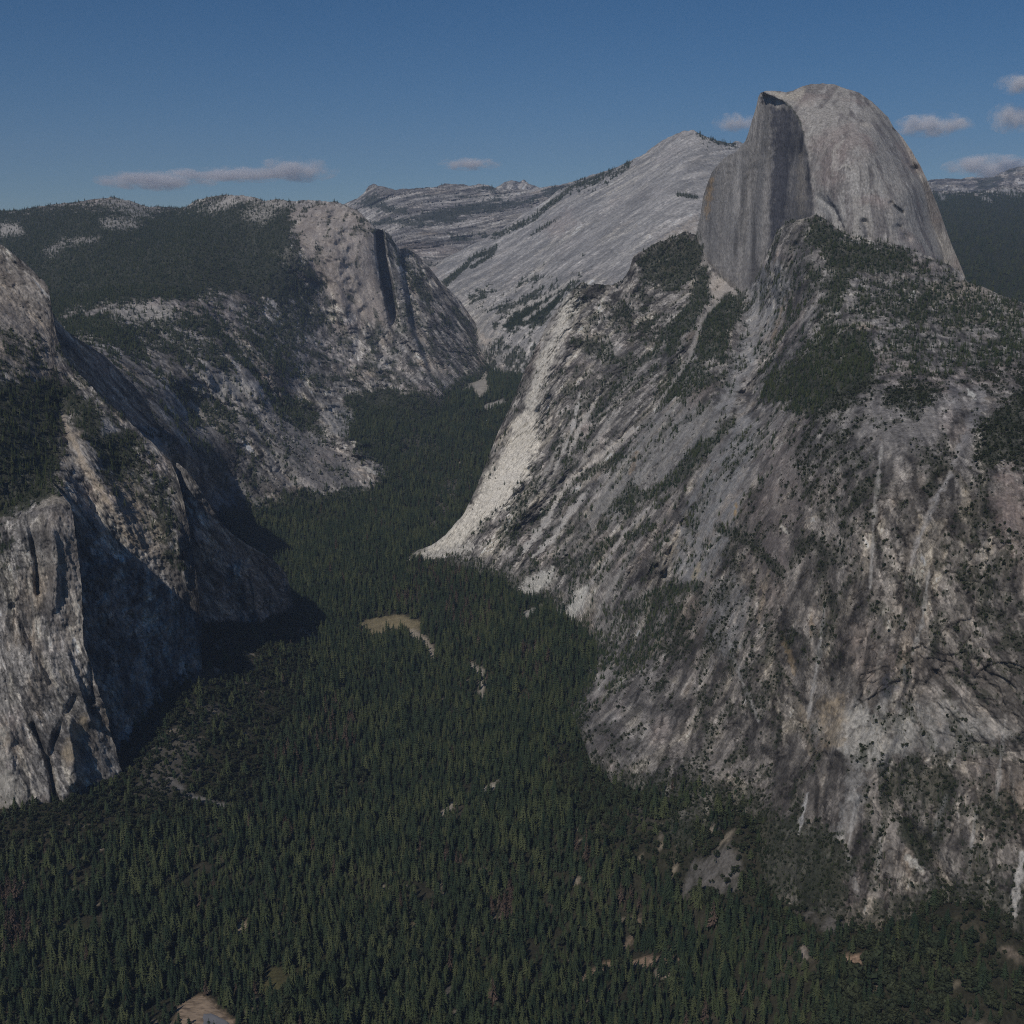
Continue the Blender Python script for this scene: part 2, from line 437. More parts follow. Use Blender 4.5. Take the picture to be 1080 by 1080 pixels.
# ================================================================== THE RIGHT WALL: shoulder and cliffs below the great dome
top = [(428, 590), (440, 583), (455, 578), (470, 566), (482, 552), (490, 543), (500, 522), (512, 492), (525, 457), (540, 425), (553, 392),
       (563, 371), (575, 346), (588, 325), (600, 309), (607, 304), (613, 297), (620, 300), (632, 300), (645, 301), (656, 296), (664, 284), (668, 270),
       (680, 263), (695, 255), (710, 250), (722, 244), (733, 247), (740, 262), (748, 278), (760, 290), (770, 302), (782, 308), (792, 302), (800, 290), (806, 275),
       (812, 260), (818, 247), (825, 238), (835, 232), (846, 231), (857, 227), (868, 229), (880, 238), (890, 246), (905, 250), (920, 253), (940, 256), (960, 262), (980, 270),
       (1000, 279), (1012, 286), (1020, 297), (1035, 302), (1055, 311), (1080, 319), (1120, 333), (1260, 372)]
bot = [(428, 640), (500, 640), (560, 690), (600, 740), (640, 850), (690, 930), (780, 950), (890, 1010), (1000, 1030), (1120, 1050), (1260, 1090)]
ctrl = [(430, 588, 3480), (470, 566, 3430), (500, 575, 3350), (560, 622, 3120), (600, 650, 2900), (640, 690, 2600), (612, 790, 2110), (690, 872, 1730), (780, 870, 1640), (890, 940, 1440), (1000, 950, 1400), (1080, 980, 1350),
        (430, 640, 3490), (560, 690, 3130), (640, 850, 2000), (690, 930, 1720), (890, 1010, 1430), (1080, 1040, 1345),
        (500, 530, 3450), (540, 425, 3680), (580, 335, 3850), (612, 299, 3900), (660, 292, 4000), (700, 252, 4220), (735, 250, 4280), (748, 280, 4140), (790, 302, 3760), (820, 245, 3560), (857, 228, 3470),
        (900, 249, 3420), (950, 259, 3360), (1012, 286, 3250), (1050, 309, 3050), (1080, 320, 2900), (1120, 335, 2780), (1260, 372, 2450), (1260, 450, 1980), (1260, 550, 1610), (1260, 700, 1470), (1260, 900, 1330), (1260, 1080, 1260),
        (950, 850, 1500), (950, 750, 1570), (950, 650, 1650), (950, 550, 1760), (950, 480, 1900), (950, 420, 2150), (950, 340, 2750),
        (1080, 850, 1430), (1080, 700, 1520), (1080, 550, 1640), (1080, 480, 1800), (1080, 400, 2200),
        (850, 800, 1640), (850, 650, 1830), (850, 550, 2000), (850, 450, 2280), (850, 380, 2650), (850, 300, 3120),
        (750, 800, 1820), (750, 700, 2020), (750, 600, 2280), (750, 500, 2600), (750, 420, 2960), (750, 350, 3420),
        (650, 720, 2350), (650, 620, 2700), (650, 520, 3050), (650, 440, 3370), (650, 370, 3680),
        (560, 540, 3360), (560, 460, 3580), (600, 560, 3140), (600, 470, 3440), (600, 400, 3640), (605, 340, 3800),
        (800, 340, 3500), (815, 290, 3480), (790, 420, 2880), (720, 300, 4020), (690, 340, 3870)]
W = survey(top, bot, ctrl, step=1.0, jag=1.2)
theta_w = [(520, 540, 36), (570, 420, 30), (600, 500, 38), (660, 440, 48), (640, 560, 40), (700, 500, 30), (690, 620, 26), (640, 760, 40), (730, 740, 22), (790, 330, 12), (770, 430, 28), (720, 320, 45), (650, 330, 35),
           (850, 350, 25), (930, 320, 28), (900, 420, 20), (850, 560, 6), (950, 560, 2), (1020, 430, 18), (1060, 560, 10), (850, 720, 0), (930, 720, 20), (990, 740, -28), (1050, 740, -40), (900, 850, 14), (1000, 850, 12), (1070, 860, 4), (820, 830, 20), (980, 480, 15)]
TH = idw(theta_w, np.stack([W.px, W.py], 1))
q = np.stack([W.px, W.py], 1)
amp = idw([(900, 290, .55), (1050, 340, .5), (850, 380, .6), (700, 270, .6), (555, 450, .4), (520, 520, .28), (590, 350, .6), (600, 550, .95), (700, 550, .9), (780, 330, .7), (860, 600, .8), (960, 700, .95), (1050, 600, .9), (700, 780, .75), (900, 880, .7), (740, 480, .5), (480, 570, .3)], q)
bump_line(W, [(812, 285), (806, 340), (790, 400), (772, 445), (745, 490), (712, 545), (690, 590)], 16, -38, 1)
bump_line(W, [(838, 262), (836, 300), (828, 345), (805, 390), (782, 430), (762, 465), (725, 520), (700, 560), (660, 620)], 7, 34)
bump_line(W, [(766, 300), (757, 318), (735, 340), (726, 370), (712, 398), (690, 430), (668, 452), (645, 472), (600, 506), (582, 535), (560, 562)], 9, 36)
bump_line(W, [(655, 395), (640, 412), (618, 442), (598, 482), (575, 515), (550, 560)], 7, 26)
bump_line(W, [(613, 300), (598, 325), (580, 370), (566, 420), (560, 450), (552, 490), (520, 545)], 10, -28)
bump_line(W, [(745, 395), (715, 420), (690, 450), (650, 490), (615, 545), (590, 590)], 14, -24)
bump_line(W, [(765, 400), (750, 440), (720, 480), (690, 500), (660, 540)], 5, 18)
bump_line(W, [(690, 530), (660, 560), (640, 590), (615, 625)], 6, 18)
bump_line(W, [(660, 640), (620, 700), (605, 760)], 20, -18)
bump_line(W, [(1012, 470), (1000, 505), (985, 530), (965, 580), (955, 625), (945, 660)], 9, 22)
bump_line(W, [(905, 500), (900, 600), (890, 680)], 18, -16)
bump_line(W, [(800, 560), (815, 640), (838, 720)], 12, 16)
bump_line(W, [(1045, 470), (1040, 540), (1060, 620)], 22, -22)
bump_line(W, [(880, 740), (900, 800), (890, 880)], 14, -12)
bump_line(W, [(945, 780), (940, 840), (975, 890), (1000, 930)], 8, 22)
bump_line(W, [(720, 620), (750, 660), (790, 700)], 26, -16)
bump_line(W, [(830, 420), (860, 380), (880, 330)], 24, 20)
# the arch of peeled slabs: the rock under the line steps back beneath an overhang
arch = [(872, 772), (884, 752), (900, 728), (926, 704), (958, 688), (978, 686), (1000, 690), (1030, 700), (1052, 716), (1074, 742)]
da, sa, _ = segdist(W.px, W.py, arch)
wa = fbm(W.P0[:, 0] / 40, W.P0[:, 1] / 40, W.P0[:, 2] / 40, 3)
for off, am in ((0, 2.6), (11, 2.4), (24, 2.2)):
    dd = np.where(sa < 0, da, -da) - off + 12 * wa
    W.d = W.d + am * np.clip(1 + wa * 3.5, 0, 2.4) * sstep(0, 1.8, dd) * np.exp(-np.maximum(dd, 0) / 30.)
for pts in ([(905, 762), (930, 744), (955, 735)], [(900, 745), (925, 730), (948, 716)], [(965, 700), (985, 730), (1012, 760), (1035, 790)], [(975, 695), (1005, 725), (1030, 752)], [(930, 742), (936, 755)], [(985, 760), (975, 790), (965, 815)]):
    dd, ss, _ = segdist(W.px, W.py, pts); W.d = W.d + 3 * np.clip(1 + 1.5 * wa, 0, 2) * np.exp(-np.where(ss < 0, dd, 1e3) / 9.) * sstep(0, 1.5, dd)
relief(W, TH, lam=150., stretch=5.5, seed=1, fade=amp * np.clip(W.d / 2600, .62, 1.3))
rockcolour(W, TH, seed=1, s=1.05)
px, py = W.px, W.py
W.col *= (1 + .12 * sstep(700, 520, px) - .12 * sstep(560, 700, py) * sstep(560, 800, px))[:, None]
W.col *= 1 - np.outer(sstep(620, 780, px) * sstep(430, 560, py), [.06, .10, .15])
for ln in ([(740, 400), (700, 440), (655, 490), (620, 545)], [(700, 470), (668, 510), (640, 560)], [(680, 560), (650, 610), (630, 650)], [(790, 440), (765, 500), (745, 560)], [(930, 470), (922, 540), (918, 620)], [(870, 640), (862, 700), (850, 770)], [(980, 600), (972, 660), (962, 690)], [(760, 640), (775, 700), (800, 760)], [(590, 470), (570, 510), (545, 550)], [(650, 430), (622, 475), (600, 520)], [(905, 840), (895, 890)], [(930, 870), (925, 920)], [(1030, 850), (1022, 920)], [(1060, 760), (1050, 850)]):
    W.col = mixc(W.col, np.array([.50, .475, .44]), .62 * linemask(px, py, ln, 2.6, .7, 1.6 * fbm(W.P0[:, 0] / 24, W.P0[:, 1] / 24, W.P0[:, 2] / 24, 4), True))
PW = W.P0
wv = fbm(PW[:, 0] / 40, PW[:, 1] / 40, PW[:, 2] / 40, 4)
W_MARKS = [('poly', [(862, 770), (885, 750), (930, 738), (985, 742), (1030, 750), (1062, 765), (1055, 795), (1010, 790), (985, 800), (950, 800), (935, 812), (915, 800), (890, 795)], 12, (.42, .405, .375), .5),
          ('poly', [(878, 768), (903, 748), (945, 742), (966, 758), (958, 786), (935, 815), (910, 805), (888, 795)], 7, (.48, .455, .41), .7),
          ('line', [(905, 800), (900, 840), (888, 880)], 13, (.40, .385, .36), .6),
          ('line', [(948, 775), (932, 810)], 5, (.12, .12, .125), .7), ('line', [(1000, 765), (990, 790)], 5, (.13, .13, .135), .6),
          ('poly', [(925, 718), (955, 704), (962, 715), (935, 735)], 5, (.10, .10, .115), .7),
          ('poly', [(868, 742), (885, 735), (890, 780), (868, 790)], 8, (.42, .33, .22), .55),
          ('line', [(1012, 470), (1002, 500), (985, 530), (965, 580), (955, 620)], 4, (.42, .40, .385), .75),
          ('line', [(1035, 405), (1030, 440), (1012, 475)], 9, (.36, .345, .34), .55),
          ('line', [(1000, 395), (1010, 430)], 8, (.17, .165, .175), .5),
          ('poly', [(780, 430), (800, 450), (785, 520), (760, 590), (735, 620), (705, 600), (720, 550), (745, 490)], 8, (.31, .305, .30), .65),
          ('poly', [(700, 430), (765, 428), (752, 470), (700, 505), (640, 545), (615, 560), (640, 510)], 8, (.31, .30, .285), .6),
          ('poly', [(742, 620), (775, 605), (790, 625), (780, 680), (765, 695), (742, 670)], 6, (.30, .292, .284), .55),
          ('poly', [(812, 450), (850, 440), (850, 520), (830, 600), (800, 620), (795, 540)], 14, (.235, .20, .185), .5),
          ('poly', [(800, 285), (822, 275), (832, 300), (818, 345), (785, 400), (768, 440), (755, 430), (780, 360)], 6, (.36, .35, .34), .65),
          ('line', [(828, 310), (822, 335), (812, 365)], 2.5, (.44, .33, .22), .45),
          ('line', [(672, 475), (668, 490), (664, 500)], 3, (.45, .31, .17), .4),
          ('line', [(777, 528), (775, 545)], 2, (.5, .36, .2), .8), ('line', [(738, 595), (730, 612)], 3, (.46, .40, .30), .9),
          ('line', [(812, 600), (806, 620), (800, 660)], 3.5, (.42, .34, .25), .6),
          ('line', [(826, 672), (832, 690), (838, 712)], 4, (.46, .34, .2), .45), ('line', [(856, 648), (855, 670)], 3, (.44, .32, .2), .4), ('line', [(845, 745), (850, 765), (855, 800)], 4, (.4, .33, .25), .5),
          ('poly', [(1055, 490), (1080, 480), (1080, 560), (1050, 560)], 10, (.31, .25, .225), .5),
          ('poly', [(905, 425), (940, 425), (980, 425), (995, 445), (985, 470), (940, 470), (905, 460)], 8, (.31, .29, .275), .5),
          ('poly', [(545, 446), (566, 444), (562, 470), (548, 495)], 4, (.80, .71, .57), 1.),
          ('poly', [(598, 312), (610, 318), (598, 345), (585, 380), (566, 430), (552, 440), (562, 400), (580, 350)], 6, (.64, .60, .53), .85),
          ('poly', [(566, 430), (566, 478), (552, 508), (520, 540), (500, 556), (476, 572), (445, 588), (428, 594), (455, 575), (490, 548), (512, 508), (530, 480), (545, 440)], 6, (.76, .71, .62), .95),
          ('poly', [(562, 468), (553, 508), (522, 542), (484, 574), (440, 590), (468, 564), (503, 532), (528, 496)], 6, (.80, .75, .66), 1.),
          ('line', [(505, 575), (480, 580), (440, 590)], 6, (.6, .57, .52), .9),
          ('line', [(766, 302), (757, 318), (740, 336), (733, 360), (728, 375), (715, 396), (692, 428)], 2.6, (.42, .39, .355), .8),
          ('poly', [(752, 288), (770, 300), (778, 310), (765, 308), (752, 318), (748, 300)], 3, (.52, .47, .42), .9),
          ('line', [(668, 452), (645, 472), (602, 505), (586, 530)], 3.6, (.56, .52, .47), .9),
          ('line', [(586, 530), (575, 552), (552, 582)], 4.5, (.58, .55, .51), .9), ('line', [(620, 516), (598, 545), (582, 570), (562, 588)], 3.6, (.58, .55, .51), .9),
          ('line', [(612, 415), (603, 455), (583, 500)], 2.4, (.50, .48, .45), .85), ('line', [(632, 415), (612, 450), (600, 478)], 2.6, (.50, .47, .43), .8),
          ('poly', [(546, 622), (560, 608), (582, 598), (584, 610), (570, 622), (560, 630)], 4, (.60, .58, .53), 1), ('poly', [(575, 654), (598, 640), (612, 622), (620, 618), (616, 640), (600, 655)], 4, (.62, .60, .55), 1),
          ('line', [(690, 530), (660, 560), (642, 588), (622, 616)], 2.8, (.48, .45, .42), .85),
          ('line', [(645, 652), (630, 680), (615, 700)], 4, (.44, .42, .38), .6),
          ('line', [(852, 836), (842, 880)], 2.2, (.55, .53, .5), .8), ('line', [(998, 838), (985, 880)], 3.5, (.46, .45, .44), .6), ('line', [(1012, 780), (1004, 800), (1000, 815)], 3, (.55, .52, .47), .7),
          ('line', [(825, 875), (890, 885), (905, 945)], 3, (.52, .49, .45), .6), ('line', [(958, 905), (975, 920)], 4, (.56, .53, .47), .8), ('line', [(1078, 900), (1068, 970)], 5, (.55, .52, .48), .8),
          ('poly', [(1014, 300), (1030, 300), (1045, 312), (1020, 322), (985, 310), (980, 302)], 8, (.46, .40, .34), .7),
          ('line', [(1021, 412), (1028, 420)], 3, (.68, .66, .6), 1), ('line', [(825, 556), (830, 562)], 2.5, (.6, .56, .48), .9)]
scars(W, W_MARKS, hi=.79)
vp = [([(668, 272), (700, 252), (725, 246), (738, 258), (740, 278), (728, 298), (705, 308), (680, 300)], 1., 4),
      ([(738, 275), (752, 292), (750, 308), (738, 330), (733, 348), (720, 352), (712, 376), (700, 372), (705, 342), (725, 320)], 1., 3),
      ([(768, 310), (786, 306), (784, 328), (770, 345), (765, 382), (735, 380), (735, 350), (750, 324)], 1., 3),
      ([(862, 330), (880, 325), (885, 345), (915, 350), (925, 375), (928, 405), (905, 420), (890, 435), (860, 442), (820, 428), (800, 420), (806, 395), (835, 380), (860, 352)], .92, 6),
      ([(855, 228), (875, 232), (890, 248), (930, 256), (960, 264), (968, 282), (940, 288), (905, 284), (890, 318), (882, 338), (866, 322), (880, 290), (865, 270), (850, 256)], .95, 4),
      ([(1030, 455), (1055, 430), (1085, 395), (1085, 492), (1028, 492)], .95, 6), ([(985, 372), (1085, 330), (1085, 395), (1040, 400), (1000, 395)], .55, 10),
      ([(940, 412), (960, 402), (990, 408), (985, 428), (955, 432), (935, 430)], .95, 5), ([(900, 300), (1000, 290), (1085, 322), (1085, 350), (1000, 350), (960, 345), (900, 330)], .62, 8),
      ([(930, 345), (985, 335), (990, 400), (950, 405), (925, 380)], .5, 8), ([(832, 445), (900, 440), (922, 520), (870, 565), (835, 530)], .48, 10), ([(840, 260), (870, 280), (880, 330), (855, 330), (835, 300)], .35, 6),
      ([(985, 560), (1085, 560), (1085, 730), (1010, 700)], .42, 10), ([(925, 800), (1000, 795), (1010, 830), (965, 855), (928, 845)], .72, 6), ([(940, 852), (972, 878), (985, 905), (975, 912), (950, 885)], .95, 4),
      ([(930, 830), (1085, 830), (1085, 960), (1010, 920), (970, 870)], .40, 10), ([(660, 800), (800, 800), (860, 830), (800, 870), (700, 870)], .38, 10), ([(600, 740), (640, 700), (690, 700), (720, 740), (650, 800), (605, 790)], .25, 10),
      ([(640, 640), (720, 610), (740, 680), (660, 720), (625, 700)], .55, 8), ([(720, 680), (800, 640), (810, 740), (740, 780)], .42, 10), ([(690, 860), (740, 855), (790, 850), (890, 880), (900, 905), (890, 960), (690, 930)], .9, 6),
      ([(618, 330), (662, 318), (702, 338), (695, 362), (640, 352)], .55, 6), ([(596, 352), (640, 362), (668, 388), (640, 385), (600, 362)], .7, 3), ([(512, 500), (540, 500), (560, 490), (575, 510), (560, 545), (540, 575), (520, 570), (530, 540)], .55, 5),
      ([(600, 395), (650, 390), (690, 400), (640, 440), (600, 500), (575, 520), (590, 470)], .48, 6), ([(700, 385), (740, 375), (750, 400), (720, 425), (690, 425)], .8, 4), ([(545, 590), (600, 580), (640, 600), (600, 640), (560, 650)], .45, 6), ([(560, 560), (640, 545), (640, 590), (590, 600)], .4, 8)]
vl = [([(772, 445), (735, 482), (716, 502), (690, 520), (650, 530)], 5, .85), ([(742, 470), (722, 495), (712, 505)], 7, 1.), ([(655, 480), (605, 508), (575, 540)], 4, .8), ([(664, 642), (700, 626), (735, 618)], 6, .85), ([(600, 602), (640, 572), (690, 556)], 5, .7),
      ([(668, 520), (660, 535)], 7, 1.), ([(758, 556), (790, 572), (822, 602)], 6, .75), ([(765, 315), (745, 345), (735, 400)], 4, .7), ([(838, 290), (830, 340), (806, 392)], 3.5, .6), ([(660, 392), (690, 372), (700, 350)], 4, .8), ([(720, 415), (765, 395)], 4, .7),
      ([(1010, 690), (1050, 700), (1080, 740)], 3, .6), ([(800, 880), (840, 850)], 4, .5), ([(920, 905), (935, 860), (930, 810)], 5, .8), ([(910, 790), (908, 800)], 5, 1.), ([(870, 610), (868, 560), (860, 520)], 4, .5), ([(790, 640), (815, 690), (845, 740)], 3, .5)]
vegetation(W, vp, vl, sparse=.13, sl=38., theta=TH, footed=True, cover=.6)
scars(W, W_MARKS, lo=.79)
finish(W, ('top', 'right'), depth=900, drop=.6)
dens_w = W.veg.copy()

# ================================================================== THE GREAT HALF DOME
top_d = [(731, 256), (735, 242), (739, 225), (742, 206), (746, 194), (751, 181), (756, 175), (765, 166), (776, 160), (786, 149), (790, 138), (794, 124), (798, 111), (799.5, 103), (802, 98), (808, 95.5), (818, 96), (829, 97.5), (838, 95),
         (846, 91), (856, 88.5), (868, 88), (880, 89.5), (892, 93), (906, 98), (918, 106), (928, 115), (937, 124), (943, 135), (952, 145), (962, 160), (970, 173), (977, 188), (985, 207), (993, 228), (1000, 248), (1007, 266), (1013, 280), (1018, 292)]
bot_d = [(731, 300), (745, 330), (770, 345), (800, 330), (830, 290), (860, 275), (900, 285), (960, 300), (1018, 320)]
face_c = [(857, 95, 3690), (857, 150, 3640), (857, 230, 3600), (840, 100, 3770), (840, 160, 3745), (840, 240, 3715), (820, 100, 3860), (820, 170, 3850), (820, 280, 3810), (800, 100, 3935), (800, 200, 3930), (800, 310, 3870),
          (780, 160, 4030), (780, 240, 4010), (780, 320, 3960), (755, 180, 4170), (755, 300, 4120), (735, 240, 4290), (735, 320, 4240), (900, 100, 3520), (900, 250, 3450)]
dome_c = [(826, 100, 3830), (842, 122, 3762), (850, 145, 3690), (855, 185, 3630), (857, 215, 3600), (857, 232, 3590), (868, 89, 3880), (868, 110, 3770), (890, 93, 3860), (915, 106, 3830), (943, 136, 3800), (970, 174, 3770), (993, 229, 3740), (1014, 284, 3720),
          (880, 150, 3600), (880, 200, 3520), (885, 245, 3460), (920, 150, 3590), (920, 200, 3490), (925, 255, 3410), (960, 200, 3570), (960, 262, 3440), (990, 270, 3560), (950, 300, 3400), (1000, 310, 3560), (800, 100, 3860), (800, 150, 3800), (790, 250, 3760), (900, 290, 3410), (860, 280, 3500)]
def dome_shape(L):
    q = np.stack([L.px, L.py], 1); a = np.array(face_c); b = np.array(dome_c)
    f = np.exp(tps(a[:, :2], np.log(a[:, 2]), q)); g = np.exp(tps(b[:, :2], np.log(b[:, 2]), q))
    arete = np.interp(L.py, [90, 97, 101, 106, 115, 125, 140, 155, 175, 195, 215, 232, 260], [801, 803, 812, 824, 835, 842, 847, 850, 853, 855, 857, 856, 850])
    m = sstep(-1.4, 1.4, L.px - arete - 1.2 * fbm(L.py / 7, L.py * 0, L.py * 0, 3))
    L.face = 1 - m
    return f * (1 - m) + np.minimum(g, f + 500) * m
Dm = survey(top_d, bot_d, [(0, 0, 1)], step=.95, jag=.8, shape=dome_shape)
th = np.where(Dm.face > .5, 0, idw([(870, 150, 8), (880, 230, 4), (930, 150, -14), (930, 240, -2), (975, 220, -18), (1000, 270, -22), (850, 100, 40)], np.stack([Dm.px, Dm.py], 1)))
# pillars on the dark face
for pts, w, a in (([(812, 110), (806, 180), (800, 280)], 5, -26), ([(828, 120), (827, 180), (824, 230)], 5, 22), ([(845, 140), (846, 200), (846, 235)], 6, -22), ([(790, 160), (778, 220), (770, 290)], 7, -26), ([(799, 180), (790, 240), (785, 300)], 5, 22), ([(765, 172), (756, 220), (757, 280)], 6, -24), ([(748, 200), (742, 250)], 5, 22)):
    d_, _, _ = segdist(Dm.px, Dm.py, pts); Dm.d += .45 * Dm.face * a * np.exp(-(d_ / w) ** 2)
for pts, w, a in (([(865, 208), (880, 222), (890, 245)], 3, 12), ([(912, 235), (916, 250)], 4, 16), ([(950, 240), (956, 252)], 5, 18), ([(940, 214), (952, 224)], 2, 10), ([(958, 172), (966, 178)], 2.5, 12), ([(893, 178), (901, 182), (899, 176)], 2, 6), ([(855, 150), (862, 200), (872, 235)], 5, 10)):
    bump_line(Dm, pts, w, a)
relief(Dm, th, lam=120., stretch=7, seed=4, rough=.8, fade=np.where(Dm.face > .5, .34, .26))
rockcolour(Dm, th, seed=4, s=.8, pale=.25, tan=.18)
st = flow(Dm.P0, th, 20, 16, 44, octv=3); st2 = flow(Dm.P0, th, 55, 12, 45, octv=2)
sm = fbm(Dm.P0[:, 0] / 110, Dm.P0[:, 1] / 110, Dm.P0[:, 2] / 150 + 4, 3)
st = st * np.clip(.65 + 1.5 * sm, .1, 1.5) + .25 * fbm(Dm.P0[:, 0] / 25, Dm.P0[:, 1] / 25, Dm.P0[:, 2] / 35, 4, .65)
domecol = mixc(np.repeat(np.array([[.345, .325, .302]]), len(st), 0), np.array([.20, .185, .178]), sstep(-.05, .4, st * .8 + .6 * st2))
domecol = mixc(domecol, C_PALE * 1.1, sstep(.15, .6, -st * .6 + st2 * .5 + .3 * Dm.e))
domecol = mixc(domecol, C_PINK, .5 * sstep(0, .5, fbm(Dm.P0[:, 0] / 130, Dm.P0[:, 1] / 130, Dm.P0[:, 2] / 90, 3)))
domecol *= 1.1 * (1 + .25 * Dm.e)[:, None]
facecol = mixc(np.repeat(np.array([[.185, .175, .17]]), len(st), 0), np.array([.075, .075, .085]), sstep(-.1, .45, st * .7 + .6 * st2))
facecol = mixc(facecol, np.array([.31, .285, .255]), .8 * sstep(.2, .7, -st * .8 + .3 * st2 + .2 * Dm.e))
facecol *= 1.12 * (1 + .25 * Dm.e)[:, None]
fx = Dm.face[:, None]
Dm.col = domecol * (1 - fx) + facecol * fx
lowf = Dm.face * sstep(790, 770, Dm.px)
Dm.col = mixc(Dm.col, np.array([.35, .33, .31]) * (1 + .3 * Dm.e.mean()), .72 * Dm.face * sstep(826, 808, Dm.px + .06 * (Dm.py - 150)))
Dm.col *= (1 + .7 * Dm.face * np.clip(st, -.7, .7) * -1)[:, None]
vegetation(Dm, [([(860, 232), (900, 240), (1014, 284), (1014, 300), (860, 260)], .3, 3), ([(731, 245), (740, 250), (745, 290), (731, 290)], .6, 3)], [], sparse=0., sl=30.)
scars(Dm, [('line', [(752, 185), (748, 205), (745, 230)], 4, (.44, .31, .18), .7), ('line', [(826, 150), (820, 200), (818, 240)], 5, (.062, .062, .075), .75), ('line', [(829, 145), (829, 195)], 2, (.03, .03, .04), .9), ('poly', [(812, 112), (834, 118), (836, 150), (831, 200), (828, 245), (812, 262), (814, 200), (816, 150)], 4, (.088, .088, .10), .8),
           ('line', [(844, 165), (845, 200), (845, 228)], 6, (.29, .26, .225), .7), ('line', [(803, 102), (805, 110)], 1.5, (.06, .06, .065), .8), ('line', [(825, 106), (835, 114), (843, 126), (849, 145)], 1.3, (.07, .075, .065), .8),
           ('poly', [(806, 96), (830, 99), (850, 93), (846, 104), (834, 106), (822, 103)], 2, (.46, .42, .36), .8), ('line', [(838, 104), (848, 112), (858, 106)], 5, (.44, .40, .36), .6),
           ('line', [(910, 131), (920, 133)], 3.5, (.50, .46, .41), .85), ('line', [(890, 147), (880, 158), (878, 185)], 3, (.46, .43, .39), .6), ('line', [(883, 180), (890, 174), (898, 177), (901, 182)], 1.5, (.50, .47, .43), .8),
           ('line', [(908, 145), (898, 190), (895, 235)], 3, (.41, .39, .37), .5), ('line', [(905, 175), (930, 160), (940, 150)], 4, (.43, .40, .37), .5),
           ('poly', [(862, 205), (876, 208), (888, 232), (886, 248), (868, 240)], 4, (.43, .42, .40), .6), ('line', [(872, 206), (882, 222), (890, 240)], 1.5, (.10, .10, .11), .9), ('line', [(912, 238), (914, 252)], 3, (.13, .13, .14), .7), ('line', [(952, 242), (957, 252)], 4, (.15, .15, .16), .7),
           ('line', [(942, 216), (952, 224)], 1.6, (.08, .08, .08), .9), ('line', [(960, 175), (966, 178)], 2, (.09, .09, .09), .9), ('line', [(940, 134), (945, 138)], 1.5, (.09, .085, .08), .8)])
finish(Dm, ('top', 'left', 'right'), depth=700, drop=.9)

# ================================================================== CLOUDS-REST LIKE RIDGE of bare slabs behind the dome
top_c = [(418, 352), (428, 330), (440, 300), (455, 284), (470, 272), (490, 262), (510, 252), (530, 240), (552, 226), (575, 212), (590, 200), (605, 192), (620, 186), (640, 180), (655, 174), (664, 170), (678, 163), (690, 154), (700, 147), (712, 142), (722, 138), (730, 137), (738, 141), (748, 145), (762, 150), (772, 151), (776, 148), (782, 150), (795, 158), (830, 180)]
bot_c = [(418, 400), (470, 400), (515, 440), (570, 420), (620, 340), (700, 320), (830, 330)]
ctrl_c = [(440, 300, 8300), (480, 268, 8700), (530, 240, 8900), (590, 200, 9000), (640, 180, 8900), (690, 155, 8600), (725, 138, 8350), (775, 149, 8100), (830, 180, 8000), (515, 362, 6500), (560, 330, 6500), (600, 300, 6350), (640, 280, 6350), (700, 250, 6300), (760, 240, 6300), (640, 230, 7300), (560, 260, 7800), (500, 300, 7500), (460, 330, 7400), (700, 200, 7200), (540, 400, 6150), (600, 350, 5950), (480, 390, 6900), (420, 380, 7500)]
Cr = survey(top_c, bot_c, ctrl_c, step=1.05, jag=1.2, jagl=5)
thc = idw([(460, 310, 50), (560, 280, 54), (640, 250, 52), (700, 190, 50), (740, 170, 56), (600, 330, 46), (540, 380, 20), (680, 160, 60)], np.stack([Cr.px, Cr.py], 1))
relief(Cr, thc, lam=420., stretch=7, seed=7, fade=np.where(Cr.py > 335, 1.2, .6) + 0 * Cr.px, rough=.7)
rockcolour(Cr, thc, seed=7, s=2.4, pale=.28)
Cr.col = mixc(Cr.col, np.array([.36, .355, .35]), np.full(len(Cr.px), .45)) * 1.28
vegetation(Cr, [([(590, 302), (612, 292), (600, 310), (570, 340), (540, 352), (520, 345), (545, 322)], .95, 4), ([(492, 312), (515, 304), (528, 306), (505, 320)], .85, 4), ([(510, 325), (545, 318), (575, 303), (570, 308), (535, 332)], .8, 3), ([(545, 303), (565, 290), (580, 288), (560, 300)], .5, 4), ([(500, 355), (520, 360), (560, 350), (600, 340), (590, 400), (500, 410)], .42, 6),
                ([(590, 196), (640, 180), (664, 171), (650, 186), (610, 200)], .8, 4), ([(735, 139), (776, 150), (776, 156), (745, 148)], .8, 3)],
           [([(470, 300), (500, 272), (522, 262)], 2.5, .9), ([(497, 282), (520, 268)], 2, .8), ([(458, 305), (480, 288)], 2, .9), ([(560, 248), (590, 230)], 3, .5), ([(715, 205), (735, 208)], 2.5, .7), ([(520, 250), (560, 232), (600, 200)], 4, .6)], sparse=.06, sl=110., cover=.85)
scars(Cr, [('line', [(612, 288), (590, 305), (565, 318), (540, 328), (527, 345), (520, 358)], 3, (.52, .49, .45), .85), ('line', [(592, 308), (570, 325), (552, 338)], 2, (.50, .47, .44), .8), ('line', [(505, 350), (512, 362), (518, 358)], 4, (.52, .47, .42), .8),
           ('poly', [(440, 285), (460, 272), (452, 300), (444, 305)], 5, (.42, .32, .27), .7), ('line', [(700, 165), (660, 210), (610, 265)], 8, (.48, .46, .44), .4), ('line', [(735, 150), (700, 200), (660, 260)], 10, (.47, .455, .44), .4),
           ('poly', [(700, 250), (735, 228), (735, 245), (700, 262), (670, 275)], 5, (.48, .42, .36), .6), ('poly', [(575, 240), (600, 222), (606, 236), (585, 250)], 8, (.40, .34, .31), .5)])
finish(Cr, ('top',), depth=2500, drop=.35)

